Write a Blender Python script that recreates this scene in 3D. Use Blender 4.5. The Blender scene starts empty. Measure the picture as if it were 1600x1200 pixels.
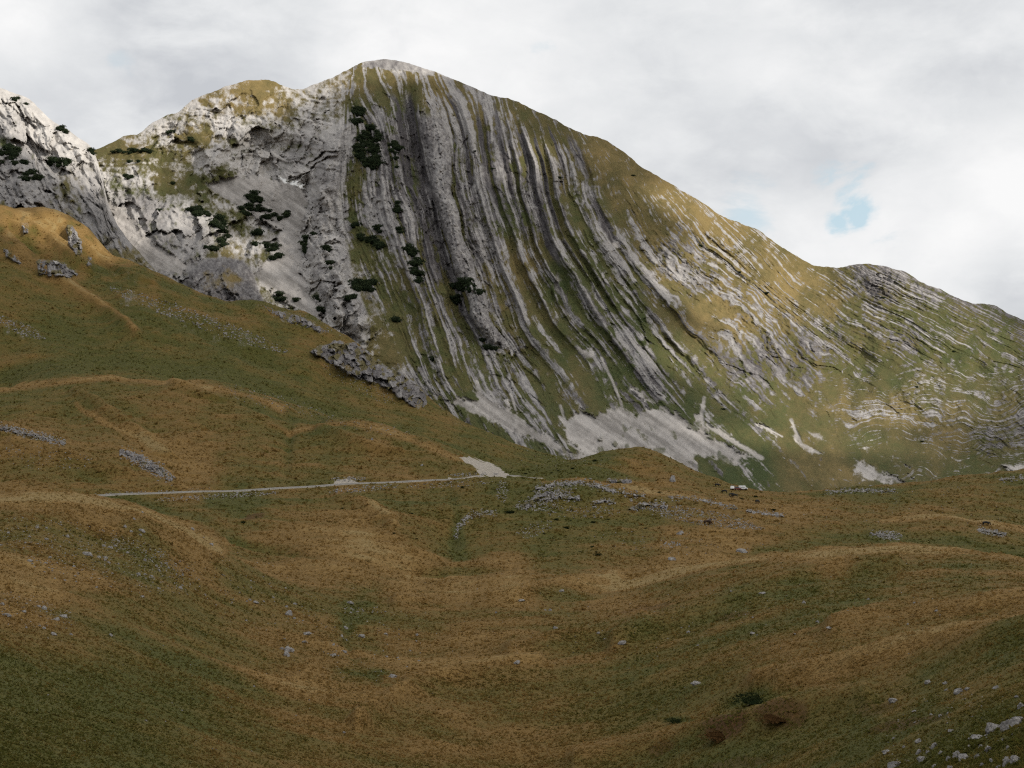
import bpy, bmesh, math, random
import numpy as np

# ------------------------------------------------------------------ camera
F = 800 / math.tan(math.radians(20.0))          # focal length in photo pixels (1600 wide)
PITCH = math.atan(100 / F)
CZ = 32.0
scene = bpy.context.scene
col = scene.collection
cam_d = bpy.data.cameras.new("camera")
cam = bpy.data.objects.new("camera", cam_d)
col.objects.link(cam)
cam_d.sensor_fit = 'HORIZONTAL'
cam_d.angle = math.radians(40.0)
cam_d.clip_start = 0.5
cam_d.clip_end = 60000
cam.location = (0, 0, CZ)
cam.rotation_euler = (math.pi / 2 + PITCH, 0, 0)
scene.camera = cam

# ------------------------------------------------------------------ light
SUN = np.array((0.74, -0.36, 0.60)); SUN /= np.linalg.norm(SUN)
SUN_EL = math.asin(SUN[2]); SUN_ROT = math.atan2(SUN[0], SUN[1])
sl = bpy.data.lights.new("sun", 'SUN')
sl.energy = 4.9
sl.angle = math.radians(1.2)
sl.color = (1.0, 0.94, 0.84)
so = bpy.data.objects.new("sun", sl)
col.objects.link(so)
so.rotation_euler = (math.pi / 2 - SUN_EL, 0, math.atan2(SUN[1], SUN[0]) + math.pi / 2)
so.location = (600, -300, 900)

scene.cycles.use_denoising = False
scene.cycles.filter_width = 1.2
scene.view_settings.view_transform = 'Standard'
scene.view_settings.look = 'None'
scene.view_settings.exposure = 0.0
scene.view_settings.gamma = 1.0

def pix_dir(x, y):
    """photo pixel -> (u, e): sideways and upward tangent per unit of distance ahead"""
    cx = (np.asarray(x, float) - 800) / F
    cy = (600 - np.asarray(y, float)) / F
    yc = math.cos(PITCH) - cy * math.sin(PITCH)
    return cx / yc, (math.sin(PITCH) + cy * math.cos(PITCH)) / yc

def to_pix(u, e):
    k = 1.0 / (math.cos(PITCH) + e * math.sin(PITCH))
    return 800 + F * u * k, 600 - F * (e * math.cos(PITCH) - math.sin(PITCH)) * k

def at(x, y, D):
    u, e = pix_dir(x, y)
    return np.stack(np.broadcast_arrays(u * D, D, CZ + e * D), -1)

# ------------------------------------------------------------------ sky
world = bpy.data.worlds.new("World")
scene.world = world
world.use_nodes = True

def build_world():
    nt = world.node_tree; N = nt.nodes; L = nt.links
    N.clear()
    out = N.new('ShaderNodeOutputWorld'); bg = N.new('ShaderNodeBackground')
    bg.inputs['Strength'].default_value = 0.1
    sky = N.new('ShaderNodeTexSky'); sky.sky_type = 'NISHITA'; sky.sun_disc = False
    sky.sun_elevation = SUN_EL; sky.sun_rotation = SUN_ROT; sky.altitude = 1900
    tc = N.new('ShaderNodeTexCoord')
    def math_(op, a, b=None, clamp=False):
        n = N.new('ShaderNodeMath'); n.operation = op; n.use_clamp = clamp
        for k, v in enumerate((a, b)):
            if v is None: continue
            if isinstance(v, (int, float)): n.inputs[k].default_value = v
            else: L.new(v, n.inputs[k])
        return n.outputs[0]
    def noise(scale, detail, sx, sy, sz, rough=0.55, off=0.0, dist=0.0):
        m = N.new('ShaderNodeMapping'); m.inputs['Scale'].default_value = (sx, sy, sz)
        m.inputs['Location'].default_value = (off, off * 0.7, off * 1.3)
        L.new(tc.outputs['Generated'], m.inputs['Vector'])
        n = N.new('ShaderNodeTexNoise'); n.inputs['Scale'].default_value = scale
        n.inputs['Detail'].default_value = detail; n.inputs['Roughness'].default_value = rough
        n.inputs['Distortion'].default_value = dist
        L.new(m.outputs[0], n.inputs['Vector']); return n.outputs['Fac']
    big = noise(4.2, 5, 1, 1, 2.0, 0.55, 3.1, 0.25)
    mid = noise(13, 7, 1, 1, 1.8, 0.58, 7.7, 0.3)
    # brightness bumps at fixed directions of the sky: (px, py, radius px, amount)
    blobs = [(40, 30, 100, .16), (150, 110, 150, -.17), (340, 120, 140, -.10), (640, 40, 190, .12), (820, 60, 90, .04),
             (420, 40, 150, -.05), (1000, 190, 230, -.04), (1190, 130, 70, .08), (1590, 305, 110, .20), (1410, 390, 100, .15),
             (1250, 390, 70, .10), (1460, 60, 190, -.09), (1240, 255, 120, -.05), (1570, 470, 70, -.14), (1500, 420, 60, .05),
             (1130, 280, 120, -.02), (850, 170, 110, .06), (1260, 60, 120, .02), (200, 190, 80, .07), (1040, 40, 130, .05)]
    fine = noise(38, 6, 1, 1, 1.7, .62, 1.9, .4)
    warp = math_('MULTIPLY', math_('SUBTRACT', mid, .5), .10)
    def bump(px, py, r):
        u, e = pix_dir(px, py)
        d = np.array((float(u), 1.0, float(e))); d /= np.linalg.norm(d)
        n = N.new('ShaderNodeVectorMath'); n.operation = 'DISTANCE'
        L.new(tc.outputs['Generated'], n.inputs[0]); n.inputs[1].default_value = d
        dist = math_('ADD', n.outputs['Value'], warp)
        m = N.new('ShaderNodeMapRange'); m.interpolation_type = 'SMOOTHERSTEP'
        m.inputs['From Min'].default_value = 1.7 * r / F; m.inputs['From Max'].default_value = 0.0
        L.new(dist, m.inputs['Value']); return m.outputs[0]
    acc = math_('ADD', math_('MULTIPLY', math_('SUBTRACT', big, .5), .30), math_('MULTIPLY', math_('SUBTRACT', mid, .5), .52))
    for px, py, r, a in blobs:
        acc = math_('ADD', acc, math_('MULTIPLY', bump(px, py, r), a))
    acc = math_('ADD', acc, math_('MULTIPLY', math_('SUBTRACT', fine, .5), .13))
    val = math_('ADD', acc, .77)
    val = math_('MINIMUM', math_('MAXIMUM', val, .50), .97)
    ramp = N.new('ShaderNodeValToRGB'); cr = ramp.color_ramp
    cr.elements[0].position = .5; cr.elements[0].color = (5.7, 5.9, 6.25, 1)
    cr.elements[1].position = .97; cr.elements[1].color = (9.5, 9.5, 9.5, 1)
    e = cr.elements.new(.74); e.color = (7.7, 7.85, 8.0, 1)
    L.new(val, ramp.inputs[0])
    # gaps where the blue shows through
    gap = math_('MULTIPLY', bump(1342, 336, 32), 2.0)
    for g in ((1316, 352, 24, 1.3), (1168, 338, 30, .75), (180, 100, 22, .30), (855, 72, 20, .28)):
        gap = math_('MAXIMUM', gap, math_('MULTIPLY', bump(*g[:3]), g[3]))
    gap = math_('MULTIPLY', gap, math_('ADD', mid, .42))
    gap = math_('MULTIPLY', math_('MULTIPLY', gap, 1.0, True), .82)
    mix = N.new('ShaderNodeMix'); mix.data_type = 'RGBA'
    sk = N.new('ShaderNodeMix'); sk.data_type = 'RGBA'; sk.inputs[0].default_value = .72
    L.new(sky.outputs[0], sk.inputs[6]); sk.inputs[7].default_value = (6.0, 8.1, 8.9, 1)
    L.new(gap, mix.inputs[0]); L.new(ramp.outputs[0], mix.inputs[6]); L.new(sk.outputs[2], mix.inputs[7])
    # below the horizon the lower air is dim
    sep = N.new('ShaderNodeSeparateXYZ'); L.new(tc.outputs['Generated'], sep.inputs[0])
    L.new(mix.outputs[2], bg.inputs['Color'])
    L.new(bg.outputs[0], out.inputs[0])
build_world()

# ------------------------------------------------------------------ numeric helpers
RS = np.random.RandomState(11)
TAB = RS.rand(8, 256, 256).astype(np.float32)

def vnoise(x, y, seed=0):
    t = TAB[seed % 8]; ox = (seed * 37) % 256; oy = (seed * 91) % 256
    xf = np.floor(x); yf = np.floor(y)
    fx = (x - xf).astype(np.float32); fy = (y - yf).astype(np.float32)
    ix = (xf.astype(np.int64) + ox) & 255; iy = (yf.astype(np.int64) + oy) & 255
    ix1 = (ix + 1) & 255; iy1 = (iy + 1) & 255
    fx = fx * fx * fx * (fx * (fx * 6 - 15) + 10); fy = fy * fy * fy * (fy * (fy * 6 - 15) + 10)
    a = t[ix, iy]; b = t[ix1, iy]; c = t[ix, iy1]; d = t[ix1, iy1]
    return a + (b - a) * fx + (c - a) * fy + (a - b - c + d) * fx * fy

def fbm(x, y, oct=4, seed=0, gain=0.5, lac=2.03):
    s = 0.0; a = 1.0; n = 0.0
    ca, sa = math.cos(0.65), math.sin(0.65)
    for k in range(oct):
        s = s + a * vnoise(x, y, seed + k); n += a; a *= gain
        x, y = (x * ca - y * sa) * lac + 17.3, (x * sa + y * ca) * lac + 5.1
    return s / n

def ridged(x, y, oct=4, seed=0, gain=0.5, lac=2.1):
    s = 0.0; a = 1.0; n = 0.0
    ca, sa = math.cos(0.8), math.sin(0.8)
    for k in range(oct):
        s = s + a * (1 - np.abs(2 * vnoise(x, y, seed + k) - 1)); n += a; a *= gain
        x, y = (x * ca - y * sa) * lac + 9.3, (x * sa + y * ca) * lac + 3.1
    return s / n

def facet(x, y, seed=0, tilt=1.0):
    """broken blocks: every cell is a plane with its own offset and tilt, about -1..1"""
    T = [TAB[(seed + k) % 8] for k in range(5)]; o = seed * 29
    ix = np.floor(x).astype(np.int64); iy = np.floor(y).astype(np.int64)
    best = np.full(x.shape, 1e9); out = np.zeros(x.shape)
    for dx in (-1, 0, 1):
        for dy in (-1, 0, 1):
            a = (ix + dx + o) & 255; c = (iy + dy + 2 * o) & 255
            px = ix + dx + T[0][a, c]; py = iy + dy + T[1][a, c]
            ex = x - px; ey = y - py; d = ex * ex + ey * ey; m = d < best
            best = np.where(m, d, best)
            out = np.where(m, (T[2][a, c] - .5) + tilt * ((T[3][a, c] - .5) * ex * 2 + (T[4][a, c] - .5) * ey * 2), out)
    return out

def sstep(a, b, x):
    t = np.clip((x - a) / (b - a), 0, 1); return t * t * (3 - 2 * t)

class TPS:
    """thin plate spline through scattered values"""
    def __init__(self, P, v, lam=1e-4):
        P = np.asarray(P, float); v = np.asarray(v, float); n = len(P); self.P = P
        K = self.k(P, P) + lam * np.eye(n)
        Q = np.c_[np.ones(n), P]
        A = np.block([[K, Q], [Q.T, np.zeros((3, 3))]])
        self.w = np.linalg.solve(A, np.r_[v, np.zeros(3)])
    @staticmethod
    def k(a, b):
        d2 = ((a[:, None, :] - b[None]) ** 2).sum(-1)
        return 0.5 * d2 * np.log(d2 + 1e-12)
    def __call__(self, x, y):
        sh = np.shape(x); X = np.c_[np.ravel(x), np.ravel(y)]; out = np.empty(len(X))
        n = len(self.P)
        for i in range(0, len(X), 20000):
            c = X[i:i + 20000]
            out[i:i + 20000] = self.k(c, self.P) @ self.w[:n] + self.w[n] + c @ self.w[n + 1:]
        return out.reshape(sh)

def bil(grid, r, c):
    """bilinear lookup in a 2-D array at float rows and columns"""
    r = np.clip(r, 0, grid.shape[0] - 1.001); c = np.clip(c, 0, grid.shape[1] - 1.001)
    i = r.astype(int); j = c.astype(int); a = r - i; b = c - j
    return (grid[i, j] * (1 - a) * (1 - b) + grid[i + 1, j] * a * (1 - b) + grid[i, j + 1] * (1 - a) * b + grid[i + 1, j + 1] * a * b)

def coarse(fn, x, y, step, x0, x1, y0, y1):
    """evaluate fn on a coarse lattice and interpolate it smoothly (cubic weights)"""
    gx = np.arange(x0 - step, x1 + 2 * step, step); gy = np.arange(y0 - step, y1 + 2 * step, step)
    G = fn(*np.meshgrid(gx, gy))
    return bil(G, (np.clip(y, y0, y1) - gy[0]) / step, (np.clip(x, x0, x1) - gx[0]) / step)

def idw(pts, k, soft=18.0, power=1.8):
    P = np.array([p[:2] for p in pts], float); V = np.array([p[k] for p in pts], float)
    def fn(x, y):
        sh = np.shape(x); X = np.ravel(x); Y = np.ravel(y); out = np.empty(len(X))
        for i in range(0, len(X), 20000):
            d2 = (X[i:i + 20000, None] - P[None, :, 0]) ** 2 + (Y[i:i + 20000, None] - P[None, :, 1]) ** 2 + soft ** 2
            w = d2 ** -power
            out[i:i + 20000] = (w @ V) / w.sum(1)
        return out.reshape(sh)
    return fn

def sdf(poly, x, y):
    """signed distance to a polygon, positive inside (only near its bounding box)"""
    p = np.array(poly, float); out = np.full(np.shape(x), -999.0)
    m = (x > p[:, 0].min() - 40) & (x < p[:, 0].max() + 40) & (y > p[:, 1].min() - 40) & (y < p[:, 1].max() + 40)
    if not m.any(): return out
    X = x[m]; Y = y[m]; d = np.full(X.shape, 1e9); ins = np.zeros(X.shape, bool)
    for k in range(len(p)):
        ax, ay = p[k]; bx, by = p[(k + 1) % len(p)]
        dx, dy = bx - ax, by - ay
        t = np.clip(((X - ax) * dx + (Y - ay) * dy) / (dx * dx + dy * dy + 1e-9), 0, 1)
        d = np.minimum(d, np.hypot(X - ax - t * dx, Y - ay - t * dy))
        c = ((ay > Y) != (by > Y)) & (X < (bx - ax) * (Y - ay) / (by - ay + 1e-12) + ax)
        ins ^= c
    out[m] = np.where(ins, d, -d); return out

def linedist(pts, x, y):
    p = np.array(pts, float); d = np.full(np.shape(x), 1e9)
    for k in range(len(p) - 1):
        ax, ay = p[k]; bx, by = p[k + 1]; dx, dy = bx - ax, by - ay
        t = np.clip(((x - ax) * dx + (y - ay) * dy) / (dx * dx + dy * dy + 1e-9), 0, 1)
        d = np.minimum(d, np.hypot(x - ax - t * dx, y - ay - t * dy))
    return d

# ------------------------------------------------------------------ mesh helpers
def mesh_from(name, V, Fq, mat=None, smooth=True, attrs=None):
    V = np.asarray(V, np.float32).reshape(-1, 3); Fq = np.asarray(Fq, np.int32)
    k = Fq.shape[1]
    me = bpy.data.meshes.new(name)
    me.vertices.add(len(V)); me.vertices.foreach_set('co', V.ravel())
    me.loops.add(Fq.size); me.loops.foreach_set('vertex_index', Fq.ravel())
    me.polygons.add(len(Fq))
    me.polygons.foreach_set('loop_start', np.arange(0, Fq.size, k, dtype=np.int32))
    me.polygons.foreach_set('use_smooth', np.full(len(Fq), smooth))
    me.update(calc_edges=True)
    for n, a in (attrs or {}).items():
        at_ = me.attributes.new(n, 'FLOAT', 'POINT'); at_.data.foreach_set('value', np.asarray(a, np.float32).ravel())
    if mat: me.materials.append(mat)
    return me

def grid_faces(R, C):
    i = np.arange(R * C).reshape(R, C)
    return np.stack([i[:-1, :-1], i[1:, :-1], i[1:, 1:], i[:-1, 1:]], -1).reshape(-1, 4)

def link(name, me, label=None, cat=None, group=None, kind=None, parent=None):
    o = bpy.data.objects.new(name, me); col.objects.link(o)
    if label: o['label'] = label
    if cat: o['category'] = cat
    if group: o['group'] = group
    if kind: o['kind'] = kind
    if parent: o.parent = parent
    return o

# ------------------------------------------------------------------ materials
class NB:
    def __init__(self, name):
        self.m = bpy.data.materials.new(name); self.m.use_nodes = True
        self.nt = self.m.node_tree; self.N = self.nt.nodes; self.L = self.nt.links
        self.b = self.N['Principled BSDF']
        self.b.inputs['Specular IOR Level'].default_value = 0.1
        self.b.inputs['Roughness'].default_value = 0.95
        self.pos = self.N.new('ShaderNodeNewGeometry').outputs['Position']
    def attr(self, n):
        a = self.N.new('ShaderNodeAttribute'); a.attribute_name = n; return a.outputs['Fac']
    def noise(self, scale, detail=4, rough=.6, stretch=None, vec=None):
        v = vec or self.pos
        if stretch:
            m = self.N.new('ShaderNodeMapping'); m.inputs['Scale'].default_value = stretch
            self.L.new(v, m.inputs[0]); v = m.outputs[0]
        n = self.N.new('ShaderNodeTexNoise'); n.inputs['Scale'].default_value = scale
        n.inputs['Detail'].default_value = detail; n.inputs['Roughness'].default_value = rough
        self.L.new(v, n.inputs['Vector']); return n.outputs['Fac']
    def math(self, op, a, b=0.0, clamp=False):
        n = self.N.new('ShaderNodeMath'); n.operation = op; n.use_clamp = clamp
        for k, v in enumerate((a, b)):
            if isinstance(v, (int, float)): n.inputs[k].default_value = v
            else: self.L.new(v, n.inputs[k])
        return n.outputs[0]
    def ramp(self, fac, stops):
        r = self.N.new('ShaderNodeValToRGB'); c = r.color_ramp
        while len(c.elements) < len(stops): c.elements.new(.5)
        for e, (p, q) in zip(c.elements, stops): e.position = p; e.color = (*q, 1)
        self.L.new(fac, r.inputs[0]); return r.outputs[0]
    def mix(self, f, a, b, blend='MIX'):
        n = self.N.new('ShaderNodeMix'); n.data_type = 'RGBA'; n.blend_type = blend
        for s, v in ((0, f), (6, a), (7, b)):
            if isinstance(v, (int, float)): n.inputs[s].default_value = v
            elif isinstance(v, tuple): n.inputs[s].default_value = (*v, 1)
            else: self.L.new(v, n.inputs[s])
        return n.outputs[2]
    def bump(self, h, strength=.5, dist=.1):
        n = self.N.new('ShaderNodeBump'); n.inputs['Strength'].default_value = strength
        n.inputs['Distance'].default_value = dist; self.L.new(h, n.inputs['Height'])
        self.L.new(n.outputs[0], self.b.inputs['Normal'])
    def color(self, c):
        if isinstance(c, tuple): self.b.inputs['Base Color'].default_value = (*c, 1)
        else: self.L.new(c, self.b.inputs['Base Color'])
        return self.m

GRASS = [(0.0, (.060, .060, .015)), (.28, (.096, .073, .020)), (.55, (.138, .085, .028)), (.8, (.180, .112, .039)), (1.0, (.205, .146, .062))]

def mat_mountain():
    b = NB('mountain_rock_and_grass')
    n1 = b.noise(.16, 5, .65); n2 = b.noise(.9, 4, .6)
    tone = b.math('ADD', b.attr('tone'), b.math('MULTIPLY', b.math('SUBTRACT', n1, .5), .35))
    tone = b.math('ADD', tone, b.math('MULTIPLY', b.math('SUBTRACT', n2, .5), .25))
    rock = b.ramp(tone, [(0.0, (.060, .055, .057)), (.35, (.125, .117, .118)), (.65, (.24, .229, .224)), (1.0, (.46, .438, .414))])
    hue = b.math('ADD', b.attr('hue'), b.math('MULTIPLY', b.math('SUBTRACT', n1, .5), .45))
    hue = b.math('ADD', hue, b.math('MULTIPLY', b.math('SUBTRACT', n2, .5), .3))
    gr = b.ramp(hue, [(0.0, (.042, .055, .020)), (.3, (.064, .067, .025)), (.6, (.094, .079, .032)), (1.0, (.18, .133, .056))])
    rm = b.math('ADD', b.attr('rock'), b.math('MULTIPLY', b.math('SUBTRACT', n2, .5), .8))
    rm = b.ramp(rm, [(.32, (0, 0, 0)), (.70, (1, 1, 1))])
    c = b.mix(rm, gr, rock)
    scr = b.ramp(b.math('ADD', b.math('MULTIPLY', b.attr('tone'), .55), b.math('MULTIPLY', n2, .4)), [(.25, (.20, .186, .173)), (.5, (.30, .281, .265)), (.75, (.385, .361, .341))])
    c = b.mix(b.attr('scree'), c, scr)
    c = b.mix(b.attr('snow'), c, (.80, .80, .78))
    b.bump(b.math('ADD', n1, b.math('MULTIPLY', n2, .4)), .55, 2.0)
    return b.color(c)

def mat_ground():
    b = NB('meadow_grass')
    n0 = b.noise(.035, 4, .6); n1 = b.noise(.22, 5, .65); n2 = b.noise(1.1, 5, .7); n3 = b.noise(4.5, 3, .7)
    hue = b.math('ADD', b.attr('hue'), b.math('MULTIPLY', b.math('SUBTRACT', n0, .5), .30))
    hue = b.math('ADD', hue, b.math('MULTIPLY', b.math('SUBTRACT', n1, .5), .50))
    hue = b.math('ADD', hue, b.math('MULTIPLY', b.math('SUBTRACT', n2, .5), .55))
    g = b.ramp(hue, GRASS)
    red = b.ramp(b.math('ADD', n2, b.math('MULTIPLY', n1, .4)), [(.4, (.040, .020, .008)), (.9, (.085, .040, .016))])
    g = b.mix(b.attr('red'), g, red)
    v = b.ramp(b.math('ADD', b.math('MULTIPLY', n3, .6), b.math('MULTIPLY', n2, .5)), [(.3, (.76, .76, .76)), (.75, (1.12, 1.12, 1.1))])
    g = b.mix(1.0, g, v, 'MULTIPLY')
    rock = b.ramp(b.math('ADD', b.math('MULTIPLY', n1, .6), b.math('MULTIPLY', n2, .5)), [(.38, (.05, .046, .045)), (.53, (.15, .141, .137)), (.72, (.31, .295, .28))])
    rm = b.math('ADD', b.attr('rock'), b.math('MULTIPLY', b.math('SUBTRACT', n2, .5), 1.1))
    rm = b.ramp(rm, [(.42, (0, 0, 0)), (.58, (1, 1, 1))])
    c = b.mix(rm, g, rock)
    gv = b.ramp(n2, [(.3, (.20, .178, .150)), (.7, (.37, .338, .295))])
    gm = b.math('ADD', b.attr('gravel'), b.math('MULTIPLY', b.math('SUBTRACT', n1, .5), .7))
    gm = b.ramp(gm, [(.42, (0, 0, 0)), (.58, (1, 1, 1))])
    c = b.mix(gm, c, gv)
    b.bump(b.math('ADD', b.math('MULTIPLY', n2, .7), b.math('MULTIPLY', n3, .3)), .4, .5)
    return b.color(c)

def mat_stone(name, lo, mid, hi):
    b = NB(name)
    tc = b.N.new('ShaderNodeTexCoord').outputs['Object']
    n1 = b.noise(1.7, 6, .65, vec=tc); n2 = b.noise(7, 4, .7, vec=tc)
    f = b.math('ADD', b.math('MULTIPLY', n1, .65), b.math('MULTIPLY', n2, .4))
    c = b.ramp(f, [(.34, lo), (.52, mid), (.72, hi)])
    b.bump(f, .8, .15)
    return b.color(c)

def mat_plain(name, colr, rough=.9, spec=.1, var=.25, scale=2.0):
    b = NB(name); n = b.noise(scale, 4)
    k = b.ramp(n, [(.3, tuple(x * (1 - var) for x in colr)), (.7, tuple(min(1, x * (1 + var)) for x in colr))])
    b.b.inputs['Roughness'].default_value = rough; b.b.inputs['Specular IOR Level'].default_value = spec
    return b.color(k)

def mat_leaf(name, lo, hi):
    b = NB(name); n = b.noise(.8, 3, .6)
    t = b.attr('tint')
    c = b.ramp(b.math('ADD', b.math('MULTIPLY', n, .5), b.math('MULTIPLY', t, .5)), [(.25, lo), (.75, hi)])
    df = b.N.new('ShaderNodeBsdfDiffuse'); tr = b.N.new('ShaderNodeBsdfTranslucent'); mx = b.N.new('ShaderNodeMixShader'); mx.inputs[0].default_value = .35
    b.L.new(c, df.inputs[0]); b.L.new(c, tr.inputs[0]); b.L.new(df.outputs[0], mx.inputs[1]); b.L.new(tr.outputs[0], mx.inputs[2])
    b.L.new(mx.outputs[0], b.N['Material Output'].inputs['Surface'])
    return b.m

def mat_grass_blades():
    b = NB('grass_blades'); c = b.ramp(b.attr('hue'), [(p, tuple(1.32 * k for k in q)) for p, q in GRASS])
    df = b.N.new('ShaderNodeBsdfDiffuse'); tr = b.N.new('ShaderNodeBsdfTranslucent'); mx = b.N.new('ShaderNodeMixShader'); mx.inputs[0].default_value = .5
    b.L.new(c, df.inputs[0]); b.L.new(c, tr.inputs[0]); b.L.new(df.outputs[0], mx.inputs[1]); b.L.new(tr.outputs[0], mx.inputs[2])
    b.L.new(mx.outputs[0], b.N['Material Output'].inputs['Surface'])
    return b.m

M_MOUNT = mat_mountain()
M_GROUND = mat_ground()
M_STONE = mat_stone('pale_limestone', (.085, .080, .077), (.20, .19, .183), (.36, .346, .332))
M_PINE = mat_leaf('dwarf_pine_needles', (.017, .026, .015), (.048, .064, .032))
M_JUNIPER = mat_leaf('juniper_needles', (.012, .018, .008), (.034, .042, .016))
M_BILBERRY = mat_leaf('bilberry_leaves', (.040, .022, .009), (.085, .046, .018))
M_BLADE = mat_grass_blades()

# ================================================================== TERRAIN: mountain faces
def skyline(pts, jitter, seed):
    p = np.array(pts, float)
    def fn(x):
        x = np.asarray(x, float)
        # monotone-ish smooth interpolation: linear blended with a small blur
        y = sum(np.interp(x + k, p[:, 0], p[:, 1]) for k in (-9, -4.5, 0, 4.5, 9)) / 5
        z = np.zeros_like(x)
        return y + jitter * (fbm(x * .06, z + seed, 5, seed, .6) - .5) * 2
    return fn

SKY1 = skyline([(-300, 330), (0, 275), (120, 245), (150, 233), (168, 228), (186, 214), (222, 208), (236, 192), (262, 178), (276, 180), (296, 157), (312, 150),
                (338, 142), (360, 132), (400, 123), (425, 127), (447, 137), (468, 142), (490, 133), (520, 122), (548, 106), (562, 100),
                (580, 94), (604, 92), (632, 97), (655, 105), (700, 119), (760, 147), (800, 155), (830, 170), (860, 183), (900, 205), (945, 219),
                (978, 238), (998, 258), (1040, 283), (1090, 311), (1132, 340), (1180, 357), (1225, 388), (1268, 414), (1300, 418),
                (1308, 421), (1330, 414), (1352, 411), (1385, 416), (1402, 421), (1415, 424), (1425, 432), (1455, 447), (1478, 455), (1495, 465), (1520, 476),
                (1535, 474), (1562, 480), (1578, 492), (1600, 500), (1700, 540), (1900, 590)], 2.6, 3)

D1_PTS = [(-300, 300, 1560), (0, 275, 1560), (150, 233, 1560), (300, 157, 1610), (400, 123, 1640), (470, 141, 1660), (600, 92, 1690), (700, 119, 1680), (760, 147, 1660), (900, 205, 1610),
          (1010, 265, 1570), (1180, 357, 1540), (1290, 418, 1540), (1345, 412, 1520), (1470, 455, 1490), (1600, 500, 1460), (1850, 575, 1420),
          (600, 130, 1640), (500, 170, 1590), (400, 180, 1590), (330, 200, 1570), (250, 230, 1550),
          (340, 300, 1490), (400, 290, 1490), (430, 330, 1460), (430, 400, 1370), (440, 450, 1310), (480, 480, 1260), (250, 330, 1420), (200, 370, 1370), (300, 400, 1320), (270, 425, 1260),
          (350, 460, 1240), (100, 330, 1450), (0, 400, 1400), (200, 470, 1220), (400, 560, 1160),
          (520, 250, 1480), (560, 350, 1370), (560, 450, 1270), (600, 540, 1180), (700, 250, 1490), (700, 400, 1320), (700, 520, 1190), (700, 640, 1080),
          (800, 200, 1580), (800, 320, 1430), (800, 450, 1290), (800, 560, 1180), (800, 640, 1090), (800, 690, 1010), (900, 300, 1480), (900, 400, 1360), (900, 520, 1230), (900, 620, 1110), (900, 715, 960),
          (1000, 350, 1460), (1000, 450, 1340), (1000, 560, 1210), (1000, 640, 1110), (1000, 710, 985), (1100, 430, 1420), (1100, 530, 1290), (1100, 640, 1130), (1100, 735, 960),
          (1250, 500, 1400), (1250, 600, 1250), (1250, 700, 1050), (1300, 750, 950), (1400, 520, 1390), (1400, 620, 1230), (1400, 700, 1080), (1420, 755, 960),
          (1550, 560, 1340), (1550, 650, 1190), (1550, 725, 1060), (1700, 640, 1200), (1700, 740, 1040), (1850, 720, 1050),
          (-200, 850, 850), (300, 850, 850), (700, 850, 830), (1100, 850, 820), (1500, 850, 830), (1850, 850, 830)]

STRATA = [  # (s, [(x, y) ...]) hand-traced bedding planes of the big face
    (0.0, [(560, 60), (545, 150), (540, 220), (532, 300), (545, 360), (575, 430), (610, 510), (650, 590), (690, 660), (740, 800)]),
    (1.6, [(540, 90), (548, 158), (579, 195), (595, 249), (605, 316), (619, 364), (639, 431), (662, 516), (690, 586), (722, 650), (800, 800)]),
    (3.2, [(585, 80), (600, 130), (622, 171), (636, 242), (643, 296), (661, 350), (677, 435), (708, 515), (735, 590), (765, 645), (850, 800)]),
    (4.4, [(645, 90), (653, 130), (657, 195), (669, 249), (679, 296), (687, 347), (703, 400), (720, 434), (737, 493), (757, 530), (787, 607), (830, 660), (920, 800)]),
    (5.4, [(655, 100), (672, 140), (690, 175), (701, 219), (703, 276), (709, 323), (722, 374), (741, 422), (753, 460), (771, 510), (803, 560), (828, 605), (862, 655), (960, 800)]),
    (7.0, [(690, 100), (712, 148), (734, 205), (744, 249), (751, 303), (769, 365), (782, 405), (800, 445), (817, 481), (833, 518), (855, 550), (884, 593), (910, 640), (1010, 800)]),
    (8.0, [(735, 100), (752, 151), (762, 195), (774, 262), (790, 324), (806, 368), (833, 427), (850, 456), (867, 489), (887, 518), (909, 550), (935, 595), (965, 645), (1070, 800)]),
    (9.0, [(765, 110), (781, 154), (801, 219), (816, 300), (832, 362), (856, 415), (875, 443), (892, 477), (911, 504), (950, 550), (985, 600), (1020, 645), (1130, 800)]),
    (10.0, [(795, 120), (818, 195), (835, 249), (846, 306), (863, 360), (886, 405), (909, 437), (938, 484), (962, 526), (994, 572), (1022, 606), (1060, 650), (1180, 800)]),
    (11.0, [(815, 120), (842, 190), (859, 249), (873, 310), (900, 380), (928, 422), (968, 486), (1008, 540), (1040, 583), (1090, 640), (1230, 800)]),
    (13.0, [(850, 120), (890, 195), (913, 235), (936, 306), (962, 366), (1002, 420), (1060, 490), (1130, 560), (1205, 640), (1360, 800)]),
    (15.5, [(880, 120), (985, 255), (1030, 310), (1055, 340), (1080, 375), (1150, 430), (1250, 510), (1350, 590), (1430, 660), (1600, 800)]),
    (18.0, [(920, 120), (1040, 260), (1090, 315), (1150, 372), (1205, 440), (1290, 505), (1345, 540), (1440, 610), (1560, 690), (1720, 800)]),
    (21.0, [(990, 120), (1160, 330), (1250, 402), (1330, 455), (1420, 505), (1520, 565), (1650, 645), (1880, 800)]),
    (25.0, [(1060, 120), (1300, 370), (1400, 425), (1500, 475), (1650, 550), (2060, 800)]),
    (29.0, [(1200, 120), (1500, 430), (1600, 480), (1800, 570), (2300, 800)])]

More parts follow.
